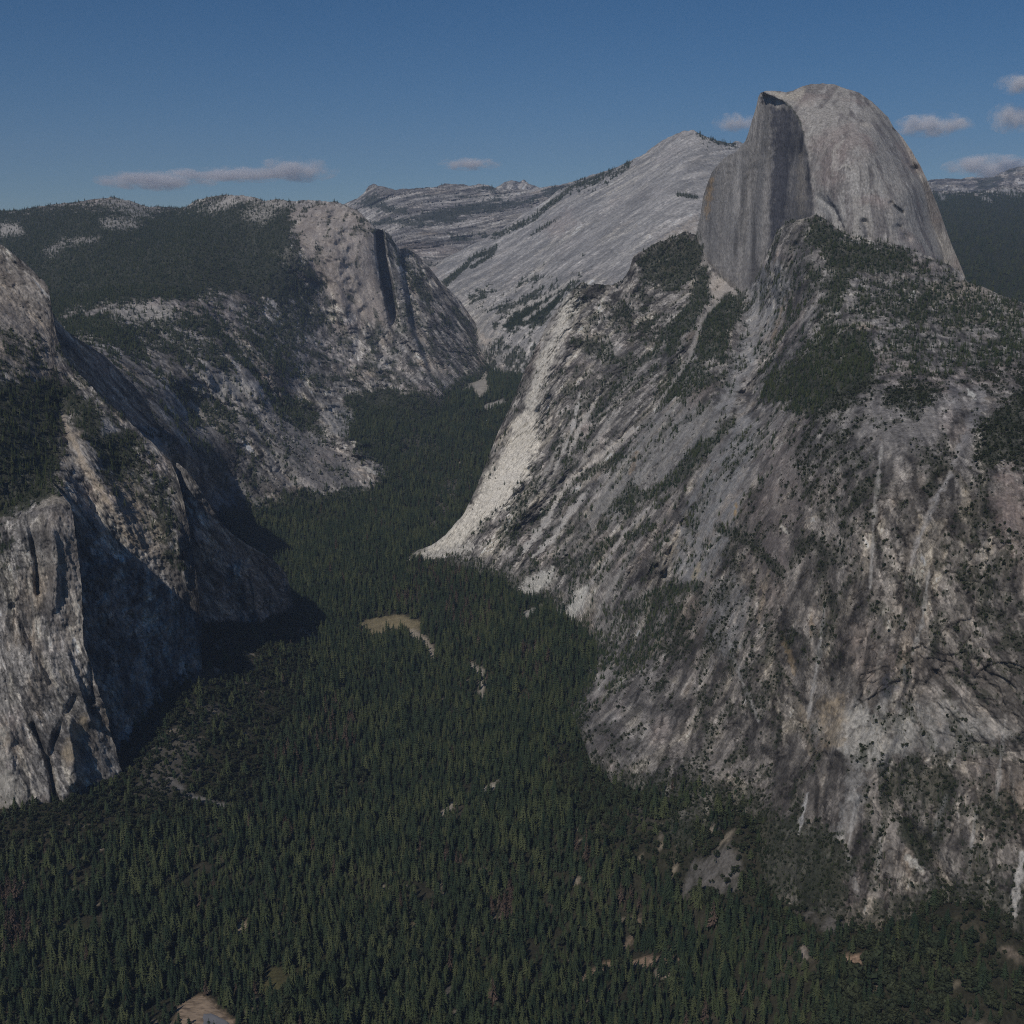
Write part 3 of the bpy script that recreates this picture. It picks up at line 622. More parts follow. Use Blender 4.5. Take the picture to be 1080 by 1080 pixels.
# ================================================================== far alpine ridges at the canyon head
top_f = [(352, 222), (365, 214), (377, 209), (384, 203), (389, 196), (394, 193.5), (399, 196), (406, 197), (416, 200), (430, 199), (445, 198), (460, 197), (468, 194), (485, 194), (495, 196), (505, 194), (515, 195), (524, 199), (535, 199), (548, 200), (560, 200), (575, 197), (590, 195), (610, 190), (660, 184)]
bot_f = [(352, 300), (420, 330), (470, 340), (520, 300), (660, 260)]
Fr = survey(top_f, bot_f, [(352, 222, 14000), (394, 194, 14000), (470, 194, 13500), (560, 200, 13000), (660, 184, 12500), (400, 240, 11500), (480, 240, 11000), (560, 230, 11000), (430, 300, 8800), (480, 270, 9600), (420, 270, 9600), (660, 250, 10000), (470, 330, 8400)], step=1.0, jag=1.0, jagl=5)
thf = np.full(len(Fr.px), 60.)
relief(Fr, thf, lam=800., stretch=3, seed=9, fade=1.2, rough=1.1)
rockcolour(Fr, thf, seed=9, s=5., pale=.3)
vegetation(Fr, [([(375, 215), (395, 200), (402, 212), (440, 228), (400, 222)], .8, 3), ([(400, 232), (450, 225), (500, 214), (590, 204), (540, 216), (480, 232), (430, 240)], .85, 3), ([(498, 196), (522, 196), (522, 202), (500, 201)], .8, 2), ([(470, 245), (505, 250), (520, 245), (500, 258), (480, 256)], .75, 3), ([(570, 200), (640, 186), (640, 196), (575, 206)], .8, 3)], [([(380, 238), (430, 232), (470, 222)], 2.5, .7), ([(440, 206), (500, 208), (540, 206)], 2, .5)], sparse=.22, sl=260., cover=.8)
finish(Fr, ('top',), depth=2500, drop=.2)
top_g = [(505, 206), (520, 200), (532, 192), (540, 190), (548, 192), (553, 189), (558, 194), (570, 198), (590, 204)]
Gr = survey(top_g, [(505, 240), (590, 240)], [(505, 206, 17500), (545, 190, 17500), (590, 204, 17500), (505, 240, 16000), (590, 240, 16000)], step=1., jag=.8, jagl=4)
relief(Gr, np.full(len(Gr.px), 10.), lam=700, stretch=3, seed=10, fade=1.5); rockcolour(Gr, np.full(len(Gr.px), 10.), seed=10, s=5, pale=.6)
vegetation(Gr, sparse=.0); finish(Gr, ('top',), depth=2500, drop=.3)

# right edge: high country far behind the dome
top_r = [(960, 195), (975, 192), (985, 189), (1000, 188), (1012, 189), (1025, 186), (1036, 188), (1048, 186), (1055, 182), (1066, 178), (1075, 176), (1085, 175), (1130, 172), (1260, 178)]
Rf = survey(top_r, [(960, 230), (1260, 230)], [(1260, 178, 17000), (1260, 230, 12500), (960, 195, 16000), (1040, 187, 16500), (1070, 178, 17000), (1130, 172, 17000), (960, 215, 13500), (1130, 212, 13500), (960, 230, 12500), (1130, 230, 12500)], step=1., jag=1., jagl=5)
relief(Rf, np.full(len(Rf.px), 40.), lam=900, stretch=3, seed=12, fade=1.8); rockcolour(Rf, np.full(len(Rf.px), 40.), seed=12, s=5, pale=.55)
vegetation(Rf, [([(1030, 190), (1070, 178), (1062, 186), (1045, 197), (1030, 200)], .8, 3)], sparse=.1, sl=300., cover=.8); finish(Rf, ('top',), depth=2500, drop=.3)
top_q = [(960, 206), (985, 201), (1000, 201), (1020, 203), (1040, 201), (1055, 196), (1070, 196), (1090, 200), (1130, 205), (1260, 200)]
Rq = survey(top_q, [(960, 345), (1260, 380)], [(1260, 200, 11500), (1260, 290, 6000), (1260, 380, 4200), (960, 206, 11500), (1060, 197, 11500), (1130, 205, 11500), (960, 235, 8600), (1130, 235, 8600), (960, 280, 6300), (1130, 290, 6000), (960, 345, 4700), (1130, 345, 4400), (1050, 260, 7200)], step=1.05, jag=1.4, jagl=4)
relief(Rq, np.full(len(Rq.px), 30.), lam=500, stretch=3, seed=13, fade=1.2); rockcolour(Rq, np.full(len(Rq.px), 30.), seed=13, s=3, pale=.3)
Rq.col = mixc(Rq.col, np.array([.17, .10, .085]), .55 * polymask(Rq.px, Rq.py, [(960, 222), (1130, 224), (1130, 262), (1040, 262), (960, 250)], 8))
vegetation(Rq, [([(950, 203), (1270, 203), (1270, 390), (950, 350)], .95, 4)], sparse=.1, sl=200., cover=.86)
vegetation(Rq, [([(950, 203), (1140, 203), (1140, 350), (950, 350)], .95, 4)], sparse=.1, sl=200., cover=.86)
scars(Rq, [('line', [(1035, 208), (1045, 212)], 3, (.45, .43, .41), .7), ('line', [(990, 204), (996, 210)], 3, (.42, .41, .40), .6), ('line', [(1055, 200), (1075, 206)], 3.5, (.42, .41, .40), .6)])

finish(Rq, ('top',), depth=1500, drop=.3)

# ================================================================== LEFT COUNTRY: forested plateau, bare domes, the big south face above the canyon
top_p = [(-200, 232), (-40, 224), (0, 222), (20, 222), (40, 218), (60, 215), (80, 213), (100, 210), (118, 208), (130, 210), (145, 214), (155, 218), (172, 218), (186, 219), (196, 218), (205, 212), (218, 208), (236, 205.5), (255, 206), (268, 208), (280, 212), (295, 210), (310, 212), (325, 211), (345, 212), (356, 213), (366, 217), (376, 221), (388, 232), (397, 241), (404, 243), (410, 246),
         (416, 256), (421, 262), (428, 262), (436, 266), (446, 274), (456, 286), (466, 298), (476, 307), (486, 318), (494, 330), (501, 340), (508, 350), (514, 362), (518, 385)]
bot_p = [(-200, 470), (-40, 480), (60, 500), (160, 560), (230, 620), (300, 580), (400, 560), (440, 480), (480, 420), (518, 420)]
ctrl_p = [(-200, 232, 8200), (-200, 300, 5600), (-200, 470, 4500), (-40, 224, 8200), (60, 215, 8000), (130, 210, 8000), (190, 219, 8200), (240, 206, 7500), (300, 210, 7000), (340, 212, 6800), (376, 221, 6600), (397, 241, 6450), (0, 250, 6900), (100, 250, 6500), (200, 250, 6300), (260, 250, 6400),
          (0, 300, 5400), (100, 300, 5300), (200, 300, 5300), (290, 280, 5850), (310, 260, 6100), (320, 230, 6500), (345, 260, 6230), (345, 310, 6050), (385, 270, 6230), (385, 330, 6080), (340, 350, 5750), (390, 380, 5750), (425, 400, 5600), (455, 415, 5500), (360, 410, 5250), (320, 420, 4950),
          (60, 335, 4700), (120, 325, 4750), (180, 330, 4800), (230, 340, 4950), (280, 340, 5300), (70, 380, 3650), (110, 410, 3480), (140, 440, 3380), (175, 470, 3350), (150, 360, 4450), (220, 380, 4500), (280, 400, 4700), (200, 440, 4100), (250, 460, 4200), (310, 470, 4400),
          (220, 520, 3900), (270, 530, 4000), (330, 515, 4180), (395, 516, 4280), (360, 470, 4600), (230, 590, 3700), (160, 540, 3500), (430, 300, 6350), (450, 350, 6100), (470, 310, 6650), (500, 345, 6700), (490, 380, 6250), (480, 420, 5700), (300, 580, 3900), (400, 560, 4250), (430, 265, 6700)]
Pl = survey(top_p, bot_p, ctrl_p, step=1.05, jag=1.0, jagl=4)
px, py = Pl.px, Pl.py
# the fin on the big face: a deep corner right of the pale face, then a darker pillar
xe = np.interp(py, [240, 246, 270, 300, 330, 350, 372], [397, 396, 397, 403, 409, 412, 415])
wd = np.interp(py, [240, 246, 270, 300, 330, 350], [3, 7, 9, 10, 9, 3])
cut = sstep(-1.5, 1.5, px - xe) * (1 - sstep(-2, 3, px - xe - wd)) * sstep(240, 247, py) * (1 - sstep(326, 345, py - .4 * (px - 400)))
Pl.d = Pl.d + 260 * cut
fr = np.interp(py, [250, 262, 290, 320, 340, 380, 400], [414, 418, 424, 429, 432, 447, 455])
Pl.d = Pl.d + 130 * sstep(-2, 4, px - fr) * np.exp(-np.maximum(px - fr, 0) / 45.) * sstep(255, 270, py) * (1 - sstep(385, 410, py))
bump_line(Pl, [(306, 222), (312, 250), (325, 275), (345, 300)], 8, 50)
bump_line(Pl, [(345, 230), (355, 290), (372, 350), (395, 390)], 14, -60)
bump_line(Pl, [(272, 392), (283, 412), (300, 428), (325, 450)], 6, 60)
bump_line(Pl, [(190, 395), (235, 400), (265, 420)], 14, -40)
bump_line(Pl, [(265, 445), (285, 475), (310, 505)], 7, 40)
bump_line(Pl, [(330, 425), (350, 440), (370, 470)], 16, -60)
bump_line(Pl, [(380, 330), (378, 370)], 4, 40)
bump_line(Pl, [(228, 330), (236, 345), (262, 372), (275, 392)], 8, 40)
thp = idw([(340, 260, 5), (390, 300, -6), (420, 320, -18), (470, 340, -35), (200, 360, -38), (150, 380, -45), (260, 460, -38), (330, 490, -40), (230, 520, -36), (340, 370, -5), (400, 400, -20), (100, 250, 0), (300, 350, -20), (260, 400, -25), (350, 440, -20)], np.stack([px, py], 1))
shelf = polymask(px, py, [(-60, 180), (300, 180), (308, 260), (290, 300), (230, 325), (190, 318), (120, 318), (60, 332), (-60, 350)], 12)
bigf = polymask(px, py, [(304, 222), (345, 212), (378, 222), (397, 243), (398, 300), (408, 345), (370, 330), (345, 310), (320, 270)], 5)
relief(Pl, thp, lam=300., stretch=4, seed=15, fade=(1 - .72 * bigf) * (1 - .6 * shelf))
rockcolour(Pl, thp, seed=15, s=1.9, pale=.1)
bigf = polymask(px, py, [(304, 222), (345, 212), (378, 222), (397, 243), (398, 300), (408, 345), (370, 330), (345, 310), (320, 270)], 5)
Pl.col = mixc(Pl.col * 1.1, np.array([.40, .345, .305]), .65 * bigf)
vegetation(Pl, footed=True, polys=[([(-210, 224), (60, 216), (186, 219), (230, 212), (300, 212), (308, 222), (310, 250), (300, 275), (340, 305), (330, 320), (290, 322), (250, 310), (200, 318), (130, 318), (70, 330), (50, 350), (-210, 360)], 0.93, 5),
                ([(230, 215), (300, 222), (318, 262), (345, 300), (300, 300), (240, 270), (210, 250)], .72, 6), ([(60, 335), (120, 325), (145, 345), (160, 385), (110, 365), (70, 350)], .85, 5), ([(120, 325), (200, 320), (260, 350), (270, 390), (190, 390), (140, 360)], .55, 6), ([(145, 375), (190, 400), (240, 425), (270, 440), (230, 440), (180, 410)], .8, 5),
                ([(250, 320), (330, 310), (345, 340), (320, 360), (280, 390), (260, 360)], .62, 6), ([(360, 412), (400, 410), (450, 412), (480, 440), (440, 500), (400, 490), (375, 470), (372, 440)], .97, 4), ([(290, 415), (330, 425), (345, 470), (320, 455), (295, 440)], .75, 4),
                ([(372, 224), (392, 238), (410, 262), (395, 245), (376, 235)], .75, 3), ([(420, 270), (440, 285), (460, 320), (450, 320), (430, 300)], .75, 4), ([(300, 520), (345, 518), (400, 512), (420, 540), (380, 570), (250, 590), (230, 570), (280, 535)], 1.15, 5), ([(440, 320), (505, 350), (515, 380), (480, 400), (455, 370)], .35, 6),
                ([(310, 345), (350, 350), (360, 380), (320, 400), (290, 390)], .4, 6), ([(380, 405), (460, 405), (465, 425), (390, 420)], .3, 5)],
           lines=[([(268, 445), (290, 480), (312, 510)], 3, .7), ([(225, 345), (262, 385), (285, 415), (300, 425)], 4, .6), ([(300, 395), (360, 400)], 4, .6), ([(180, 400), (230, 425)], 5, .6)], sparse=.19, sl=80., theta=thp)
scars(Pl, [('poly', [(105, 232), (125, 229), (150, 234), (140, 241), (110, 240)], 4, (.47, .44, .40), .7), ('poly', [(0, 236), (18, 236), (24, 246), (0, 250)], 4, (.47, .44, .40), .8), ('poly', [(110, 213), (130, 209), (148, 216), (160, 228), (140, 229), (125, 222)], 5, (.42, .40, .37), .6),
           ('poly', [(46, 264), (66, 253), (104, 250), (100, 255), (68, 258), (55, 270)], 4, (.44, .41, .38), .6), ('poly', [(212, 222), (240, 209), (262, 206), (255, 212), (225, 224)], 4, (.48, .45, .41), .75), ('poly', [(255, 226), (270, 212), (305, 211), (295, 222), (275, 236)], 5, (.45, .42, .38), .6),
           ('poly', [(118, 322), (150, 318), (178, 322), (188, 335), (160, 340), (120, 335)], 5, (.45, .42, .38), .65), ('poly', [(196, 398), (215, 394), (230, 402), (258, 396), (272, 410), (240, 420), (205, 415)], 5, (.38, .365, .345), .7),
           ('line', [(300, 512), (322, 506), (336, 518)], 5, (.46, .43, .40), .7), ('line', [(385, 492), (396, 500)], 4, (.54, .51, .46), .9), ('poly', [(340, 428), (356, 425), (372, 440), (362, 460), (345, 460)], 5, (.40, .385, .365), .7),
           ('poly', [(280, 445), (330, 455), (390, 510), (340, 516), (295, 500)], 8, (.225, .215, .21), .6), ('line', [(243, 352), (252, 362), (262, 380)], 3, (.50, .45, .40), .6), ('line', [(290, 362), (288, 378)], 2, (.50, .48, .46), .7),
           ('line', [(210, 470), (250, 510), (280, 540)], 3, (.40, .385, .37), .5), ('line', [(268, 445), (290, 475), (300, 500)], 2, (.44, .42, .40), .6)])
finish(Pl, ('top', 'right'), depth=1500, drop=.4)

# ================================================================== LEFT CLIFFS in the foreground (three overlapping buttresses)
top1 = [(-180, 190), (-40, 240), (0, 257), (12, 266), (25, 276), (38, 289), (46, 296), (50, 301), (53, 312), (56, 335), (60, 355), (66, 372), (74, 384), (85, 396), (97, 407), (108, 421), (120, 430), (132, 440), (142, 450), (152, 460), (162, 468), (172, 478), (180, 486), (188, 505), (194, 530), (199, 555), (203, 580), (207, 605), (210, 635), (213, 660)]
bot1 = [(-180, 640), (-40, 640), (60, 700), (80, 740), (120, 800), (160, 790), (213, 720)]
ctrl1 = [(-180, 190, 3000), (-180, 400, 2450), (-180, 640, 2000), (-40, 240, 2950), (0, 257, 2950), (50, 301, 2880), (57, 345, 2820), (0, 330, 2780), (30, 360, 2720), (85, 396, 2760), (0, 400, 2480), (60, 420, 2600), (130, 440, 2640), (0, 470, 2180), (50, 480, 2320), (90, 460, 2440), (130, 490, 2480), (172, 478, 2600), (0, 540, 2050), (0, 620, 2120), (40, 600, 2130), (60, 530, 2140),
         (90, 530, 2250), (110, 520, 2320), (150, 560, 2345), (185, 550, 2420), (204, 600, 2380), (210, 650, 2345), (120, 570, 2275), (165, 610, 2315), (95, 620, 2130), (125, 640, 2185), (165, 655, 2255), (195, 668, 2300), (98, 700, 2085), (130, 700, 2140), (165, 700, 2210), (115, 790, 2040), (60, 650, 2090), (200, 720, 2250)]
A1 = survey(top1, bot1, ctrl1, step=1.0, jag=1.3, jagl=5)
tha = idw([(20, 330, -40), (40, 420, -35), (100, 480, -30), (150, 540, -32), (190, 600, -8), (140, 640, -5), (20, 500, -20)], np.stack([A1.px, A1.py], 1))
bump_line(A1, [(62, 430), (72, 470), (85, 500), (100, 530)], 10, 55)
bump_line(A1, [(85, 470), (110, 510), (140, 560)], 8, -30)
bump_line(A1, [(150, 480), (175, 540), (195, 610)], 12, -22)
relief(A1, tha, lam=110, stretch=4.5, seed=21, fade=.85); rockcolour(A1, tha, seed=21, s=.8, tan=.1)
dm = polymask(A1.px, A1.py, [(-60, 235), (50, 300), (56, 330), (60, 400), (30, 395), (0, 385), (-60, 380)], 8)
A1.col = mixc(A1.col, np.array([.285, .25, .22]), .5 * dm)
vegetation(A1, [([(-190, 395), (20, 395), (60, 395), (100, 425), (150, 465), (140, 510), (110, 500), (95, 470), (70, 440), (62, 470), (60, 530), (40, 545), (-190, 560)], .86, 6), ([(-60, 340), (0, 345), (40, 355), (60, 385), (30, 400), (-60, 400)], .5, 6), ([(100, 480), (160, 480), (185, 520), (195, 600), (170, 590), (140, 540), (110, 520)], .6, 6), ([(110, 500), (130, 490), (135, 515), (118, 520)], .9, 4)], [([(60, 365), (85, 400), (130, 440)], 4, .6)], sparse=.16, sl=40.)
scars(A1, [('line', [(64, 436), (76, 460), (88, 490), (108, 520), (125, 545), (142, 580)], 4, (.44, .38, .31), .8), ('poly', [(118, 510), (140, 505), (165, 560), (170, 600), (140, 580)], 8, (.34, .29, .235), .6), ('line', [(35, 295), (50, 312), (57, 318)], 1.5, (.46, .45, .44), .8), ('poly', [(105, 440), (115, 440), (125, 455), (108, 458)], 3, (.33, .32, .31), .8)])
finish(A1, ('top', 'right'), depth=220, drop=1.2)
# front buttress, surveyed row by row because its right edge is a sheer corner
lft = [(496, -180), (900, -180)]
rgt = [(496, 46), (505, 52), (522, 66), (530, 73), (540, 76), (560, 79), (590, 83), (620, 86), (650, 87), (680, 88), (690, 92), (705, 97), (720, 101), (735, 106), (750, 112), (770, 116), (790, 122), (900, 150)]
ctrl2 = [(-180, 496, 2240), (-180, 600, 2040), (-180, 880, 1870), (-40, 496, 2240), (0, 496, 2240), (46, 496, 2280), (-40, 545, 2050), (0, 545, 2035), (60, 522, 2060), (75, 540, 2035), (-40, 600, 2030), (0, 600, 2010), (50, 600, 2005), (82, 600, 2020), (-40, 700, 1980), (0, 700, 1960), (50, 700, 1950), (92, 700, 1975), (0, 790, 1910), (50, 790, 1905), (115, 790, 1960), (0, 870, 1860), (70, 840, 1880), (140, 880, 1960), (-40, 870, 1870)]
B1 = survey([(a, b) for a, b in lft], [(a, b) for a, b in rgt], ctrl2, step=1.0, rows=True, jag=0)
B1.px += np.where(B1.px > 30, 1.4, 0) * fbm(B1.py / 9, B1.py * 0, B1.py * 0 + 4, 3) * np.clip((B1.px - 30) / 30, 0, 1)
thb = np.full(len(B1.px), -8.) - 14 * sstep(640, 760, B1.py)
for pts, w, a in (([(30, 545), (38, 590), (40, 625)], 3, 18), ([(55, 560), (60, 600), (56, 640)], 4, -12), ([(15, 640), (40, 690), (55, 720)], 4, 14), ([(80, 735), (60, 775), (52, 800), (60, 850)], 4, 15), ([(35, 765), (50, 800), (58, 845)], 3, 20), ([(72, 690), (85, 730), (95, 760)], 4, -18), ([(95, 700), (98, 740)], 3, 18), ([(70, 760), (78, 800), (75, 825)], 7, -22), ([(0, 770), (12, 810), (20, 850)], 12, -14)):
    bump_line(B1, pts, w, a)
relief(B1, thb, lam=90, stretch=4.5, seed=23, fade=.42); rockcolour(B1, thb, seed=23, s=.6, tan=.12)
B1.col = mixc(B1.col, np.array([.30, .265, .235]), .35 * polymask(B1.px, B1.py, [(40, 540), (80, 540), (88, 670), (60, 690), (45, 620)], 8))
vegetation(B1, [([(-190, 470), (40, 480), (62, 522), (40, 532), (0, 548), (-190, 560)], .9, 4), ([(-60, 545), (10, 545), (20, 600), (-60, 620)], .4, 6)], [], sparse=.10, sl=26.)
scars(B1, [('poly', [(-30, 770), (8, 770), (20, 830), (30, 850), (-30, 870)], 6, (.44, .41, .36), .7), ('line', [(40, 535), (60, 525), (72, 532)], 4, (.42, .38, .32), .6), ('poly', [(66, 790), (80, 762), (92, 752), (92, 775), (78, 800), (70, 805)], 4, (.36, .30, .22), .7), ('line', [(62, 705), (70, 720)], 1.5, (.45, .40, .33), .8)])
finish(B1, ('bot', 'left'), depth=260, drop=.5)
# right-hand rib whose far side lies in shadow
top3 = [(186, 488), (195, 494), (204, 505), (214, 520), (226, 540), (238, 557), (250, 567), (262, 575), (274, 582), (285, 589), (295, 597), (302, 606), (306, 620), (309, 640), (312, 665)]
bot3 = [(186, 720), (240, 730), (312, 720)]
ctrl3 = [(186, 488, 2700), (195, 494, 2590), (205, 520, 2570), (220, 530, 2600), (250, 567, 2710), (285, 589, 2890), (304, 612, 2985), (312, 660, 3020), (190, 560, 2530), (200, 560, 2520), (220, 600, 2570), (250, 620, 2695), (280, 630, 2850), (190, 700, 2500), (205, 700, 2500), (220, 700, 2550), (250, 700, 2680), (280, 700, 2830), (312, 715, 3000)]
R3 = survey(top3, bot3, ctrl3, step=1.0, jag=1.0, jagl=4)
bump_line(R3, [(258, 600), (265, 625), (272, 655)], 10, -70, 1)
relief(R3, np.full(len(R3.px), -30.), lam=110, stretch=4, seed=25, fade=.8); rockcolour(R3, np.full(len(R3.px), -30.), seed=25, s=.8, tan=.05)
vegetation(R3, [([(245, 630), (312, 630), (312, 670), (245, 680)], .3, 5)], [], sparse=.1, sl=40.)
scars(R3, [('line', [(238, 559), (262, 575), (290, 590)], 2.2, (.46, .43, .39), .8)])
finish(R3, ('top', 'right'), depth=160, drop=1.2)
# the shaded gully slope behind the slabby shoulder
top4 = [(40, 300), (50, 312), (60, 336), (70, 348), (80, 355), (95, 364), (110, 374), (125, 390), (140, 404), (155, 420), (170, 436), (182, 448), (187, 460), (184, 475)]
top4 = [(52, 322), (60, 338), (70, 349), (80, 356), (95, 365), (110, 375), (125, 390), (140, 405), (155, 424), (166, 448)]
S4 = survey(top4, [(52, 480), (166, 520)], [(50, 310, 2900), (60, 338, 2950), (95, 365, 3100), (140, 405, 3320), (166, 460, 3440), (60, 400, 2905), (60, 470, 2880), (95, 430, 3070), (95, 480, 3040), (140, 450, 3290), (140, 500, 3250), (166, 500, 3410)], step=1.1, jag=1.0, jagl=5)
relief(S4, np.full(len(S4.px), -45.), lam=130, stretch=5, seed=27, fade=.5); rockcolour(S4, np.full(len(S4.px), -45.), seed=27)
vegetation(S4, [], [], sparse=.1, sl=50.); finish(S4, ('top', 'right'), depth=160, drop=.9)

# ================================================================== the mountains as objects
def mountain(name, parts, mat, label, cat):
    V, Q, C = join(parts)
    return tag(mesh_object(name, V, Q, mat, C, smooth=(mat is M_far)), label, cat, 'structure')
mountain('granite_dome', [Dm], M_rock, 'huge half round granite dome with a sheer dark face on its left side', 'granite dome')
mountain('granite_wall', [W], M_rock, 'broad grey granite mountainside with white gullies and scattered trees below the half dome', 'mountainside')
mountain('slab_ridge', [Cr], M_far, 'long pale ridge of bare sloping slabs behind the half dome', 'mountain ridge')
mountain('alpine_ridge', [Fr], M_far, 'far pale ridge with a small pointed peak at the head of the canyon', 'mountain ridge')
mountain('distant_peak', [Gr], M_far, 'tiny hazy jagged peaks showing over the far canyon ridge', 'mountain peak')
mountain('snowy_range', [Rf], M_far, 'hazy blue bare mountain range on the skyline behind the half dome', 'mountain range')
mountain('wooded_hills', [Rq], M_far, 'dark wooded hills in haze beyond the right flank of the half dome', 'hills')
mountain('forested_plateau', [Pl], M_rock, 'dark forested plateau ending in a tall pale cliff with a shadowed fin above the canyon', 'plateau')
mountain('cliff_buttress', [A1, B1, R3, S4], M_rock, 'steep brown grey cliff buttresses with deep dark shadows at the left edge', 'cliff')

# ================================================================== VALLEY FLOOR
nx, ny = 470, 560
gx = np.linspace(-1900, 1900, nx); gy = np.exp(np.linspace(math.log(1000), math.log(7600), ny))
X, Y = [a.ravel() for a in np.meshgrid(gx, gy, indexing='ij')]
Z = floor_z(X, Y)
Vf = Face(); Vf.P0 = Vf.P = np.stack([X, Y, Z], 1); Vf.px, Vf.py = project(Vf.P); Vf.nu, Vf.nv = nx, ny
meadow = [('poly', [(428, 590), (455, 577), (485, 566), (505, 572), (485, 580), (455, 588)], 4, (.62, .575, .50), 1.), ('poly', [(378, 657), (405, 651), (425, 649), (445, 657), (442, 666), (415, 664), (400, 671), (385, 668)], 3, (.30, .25, .15), 1.), ('line', [(435, 668), (448, 676), (456, 690)], 4.5, (.42, .36, .28), 1.), ('line', [(497, 703), (510, 710), (508, 735)], 3.5, (.45, .40, .33), 1.),
          ('line', [(468, 858), (478, 848)], 3, (.48, .42, .34), 1.), ('line', [(512, 833), (524, 827)], 3, (.5, .45, .36), 1.), ('poly', [(247, 985), (262, 962), (266, 966), (258, 986)], 3, (.46, .37, .26), 1.), ('poly', [(272, 1040), (285, 1020), (310, 1025), (330, 1016), (318, 1036), (285, 1050)], 5, (.11, .10, .045), 1.),
          ('poly', [(186, 1064), (212, 1048), (246, 1076), (250, 1100), (190, 1090)], 4, (.34, .25, .17), 1.), ('line', [(612, 1035), (640, 1018), (684, 1016)], 4, (.36, .26, .18), 1.), ('line', [(655, 1010), (676, 970)], 3, (.3, .23, .17), .8), ('poly', [(692, 1022), (702, 1018), (710, 1030), (698, 1030)], 3, (.46, .38, .3), 1.), ('poly', [(735, 1032), (746, 1030), (748, 1040), (738, 1040)], 2.5, (.46, .37, .3), 1.),
          ('line', [(680, 1010), (712, 1014)], 2, (.40, .28, .2), .9), ('poly', [(880, 1010), (912, 1007), (912, 1016), (884, 1022)], 3, (.40, .28, .2), 1.), ('line', [(848, 998), (850, 1012)], 3, (.34, .29, .25), 1.), ('poly', [(510, 385), (516, 412), (505, 420), (498, 412)], 3, (.46, .42, .36), 1.), ('line', [(512, 430), (530, 424)], 3, (.46, .43, .38), 1.),
          ('line', [(488, 410), (505, 404)], 3, (.40, .37, .32), .9), ('line', [(470, 1050), (480, 1040)], 4, (.26, .23, .2), .8), ('poly', [(60, 978), (85, 972), (92, 985), (65, 990)], 4, (.075, .085, .04), .9), ('line', [(318, 664), (330, 672)], 2, (.3, .28, .25), .8), ('line', [(430, 1000), (436, 975), (428, 960)], 3, (.24, .20, .13), .7),
          ('line', [(178, 820), (200, 840), (245, 852)], 2.4, (.34, .32, .3), .7), ('line', [(555, 648), (570, 640)], 3, (.5, .48, .44), .8), ('line', [(1060, 1000), (1075, 1010)], 3, (.34, .27, .21), .7), ('line', [(930, 1020), (925, 1050)], 3, (.30, .22, .17), .6)]
talus = [([(145, 840), (150, 790), (190, 765), (215, 790), (200, 830), (165, 850)], .5), ([(720, 940), (728, 905), (770, 895), (785, 930), (750, 945)], .95), ([(870, 985), (880, 905), (902, 905), (905, 950), (895, 975)], .9), ([(715, 950), (722, 920), (732, 915), (728, 950)], .8), ([(845, 970), (850, 940), (868, 950), (860, 975)], .85), ([(935, 960), (945, 920), (985, 900), (975, 940), (950, 965)], .7), ([(370, 470), (400, 460), (480, 440), (475, 470), (420, 490)], .45), ([(690, 880), (720, 860), (780, 858), (740, 890)], .35), ([(620, 800), (700, 868), (690, 880), (610, 810)], .3), ([(160, 760), (230, 735), (250, 760), (200, 770)], .4), ([(460, 520), (490, 500), (470, 555), (450, 560)], .7)]
sn = fbm(X / 60, Y / 60, X * 0, 4)
Vf.col = mixc(np.repeat(np.array([[.042, .040, .025]]), len(X), 0), np.array([.075, .066, .045]), sstep(.1, .6, sn))
Vf.col *= (1 + .3 * fbm(X / 9, Y / 9, X * 0 + 3, 3))[:, None]
open_ = np.zeros(len(X))
for kind, p, wd, c, k in meadow:
    wob = fbm(X / 25, Y / 25, X * 0, 4)
    m = polymask(Vf.px, Vf.py, p, wd * .7, wd * wob) if kind == 'poly' else linemask(Vf.px, Vf.py, p, wd, .4, wd * .6 * wob)
    Vf.col = mixc(Vf.col, np.array(c), m * k * np.clip(.85 + .4 * wob, 0, 1)); open_ = np.maximum(open_, m * k)
spot = sstep(.43, .56, fbm(X / 24, Y / 24, X * 0 + 21, 3, .6)) * sstep(-.05, .35, fbm(X / 260, Y / 260, X * 0 + 15, 3))
Vf.col = mixc(Vf.col, np.array([.36, .30, .225]), .8 * spot); open_ = np.maximum(open_, spot * .9)
tal = np.zeros(len(X))
for p, k in talus:
    wob = fbm(X / 30, Y / 30, X * 0 + 2, 5, .65)
    m = polymask(Vf.px, Vf.py, p, 5, 14 * wob) * k; tal = np.maximum(tal, m)
Vf.col = mixc(Vf.col, np.array([.175, .160, .145]) , tal * np.clip(.75 + .9 * fbm(X / 14, Y / 14, X * 0 + 6, 4, .65), 0, 1))
o = mesh_object('valley_floor', Vf.P, grid_faces(nx, ny), M_soil, Vf.col)
tag(o, 'flat valley floor and canyon bottom under dense dark conifer forest', 'valley floor', 'structure')
sky_far = mesh_object('ground', np.array([[-60000, -20000, -60], [60000, -20000, -60], [60000, 28000, -60], [-60000, 28000, -60]], float), np.array([[0, 1, 2, 3]]), principled('far_soil', (.06, .055, .04))[0])
tag(sky_far, 'low dark ground far below and around the mountains', 'ground', 'structure')

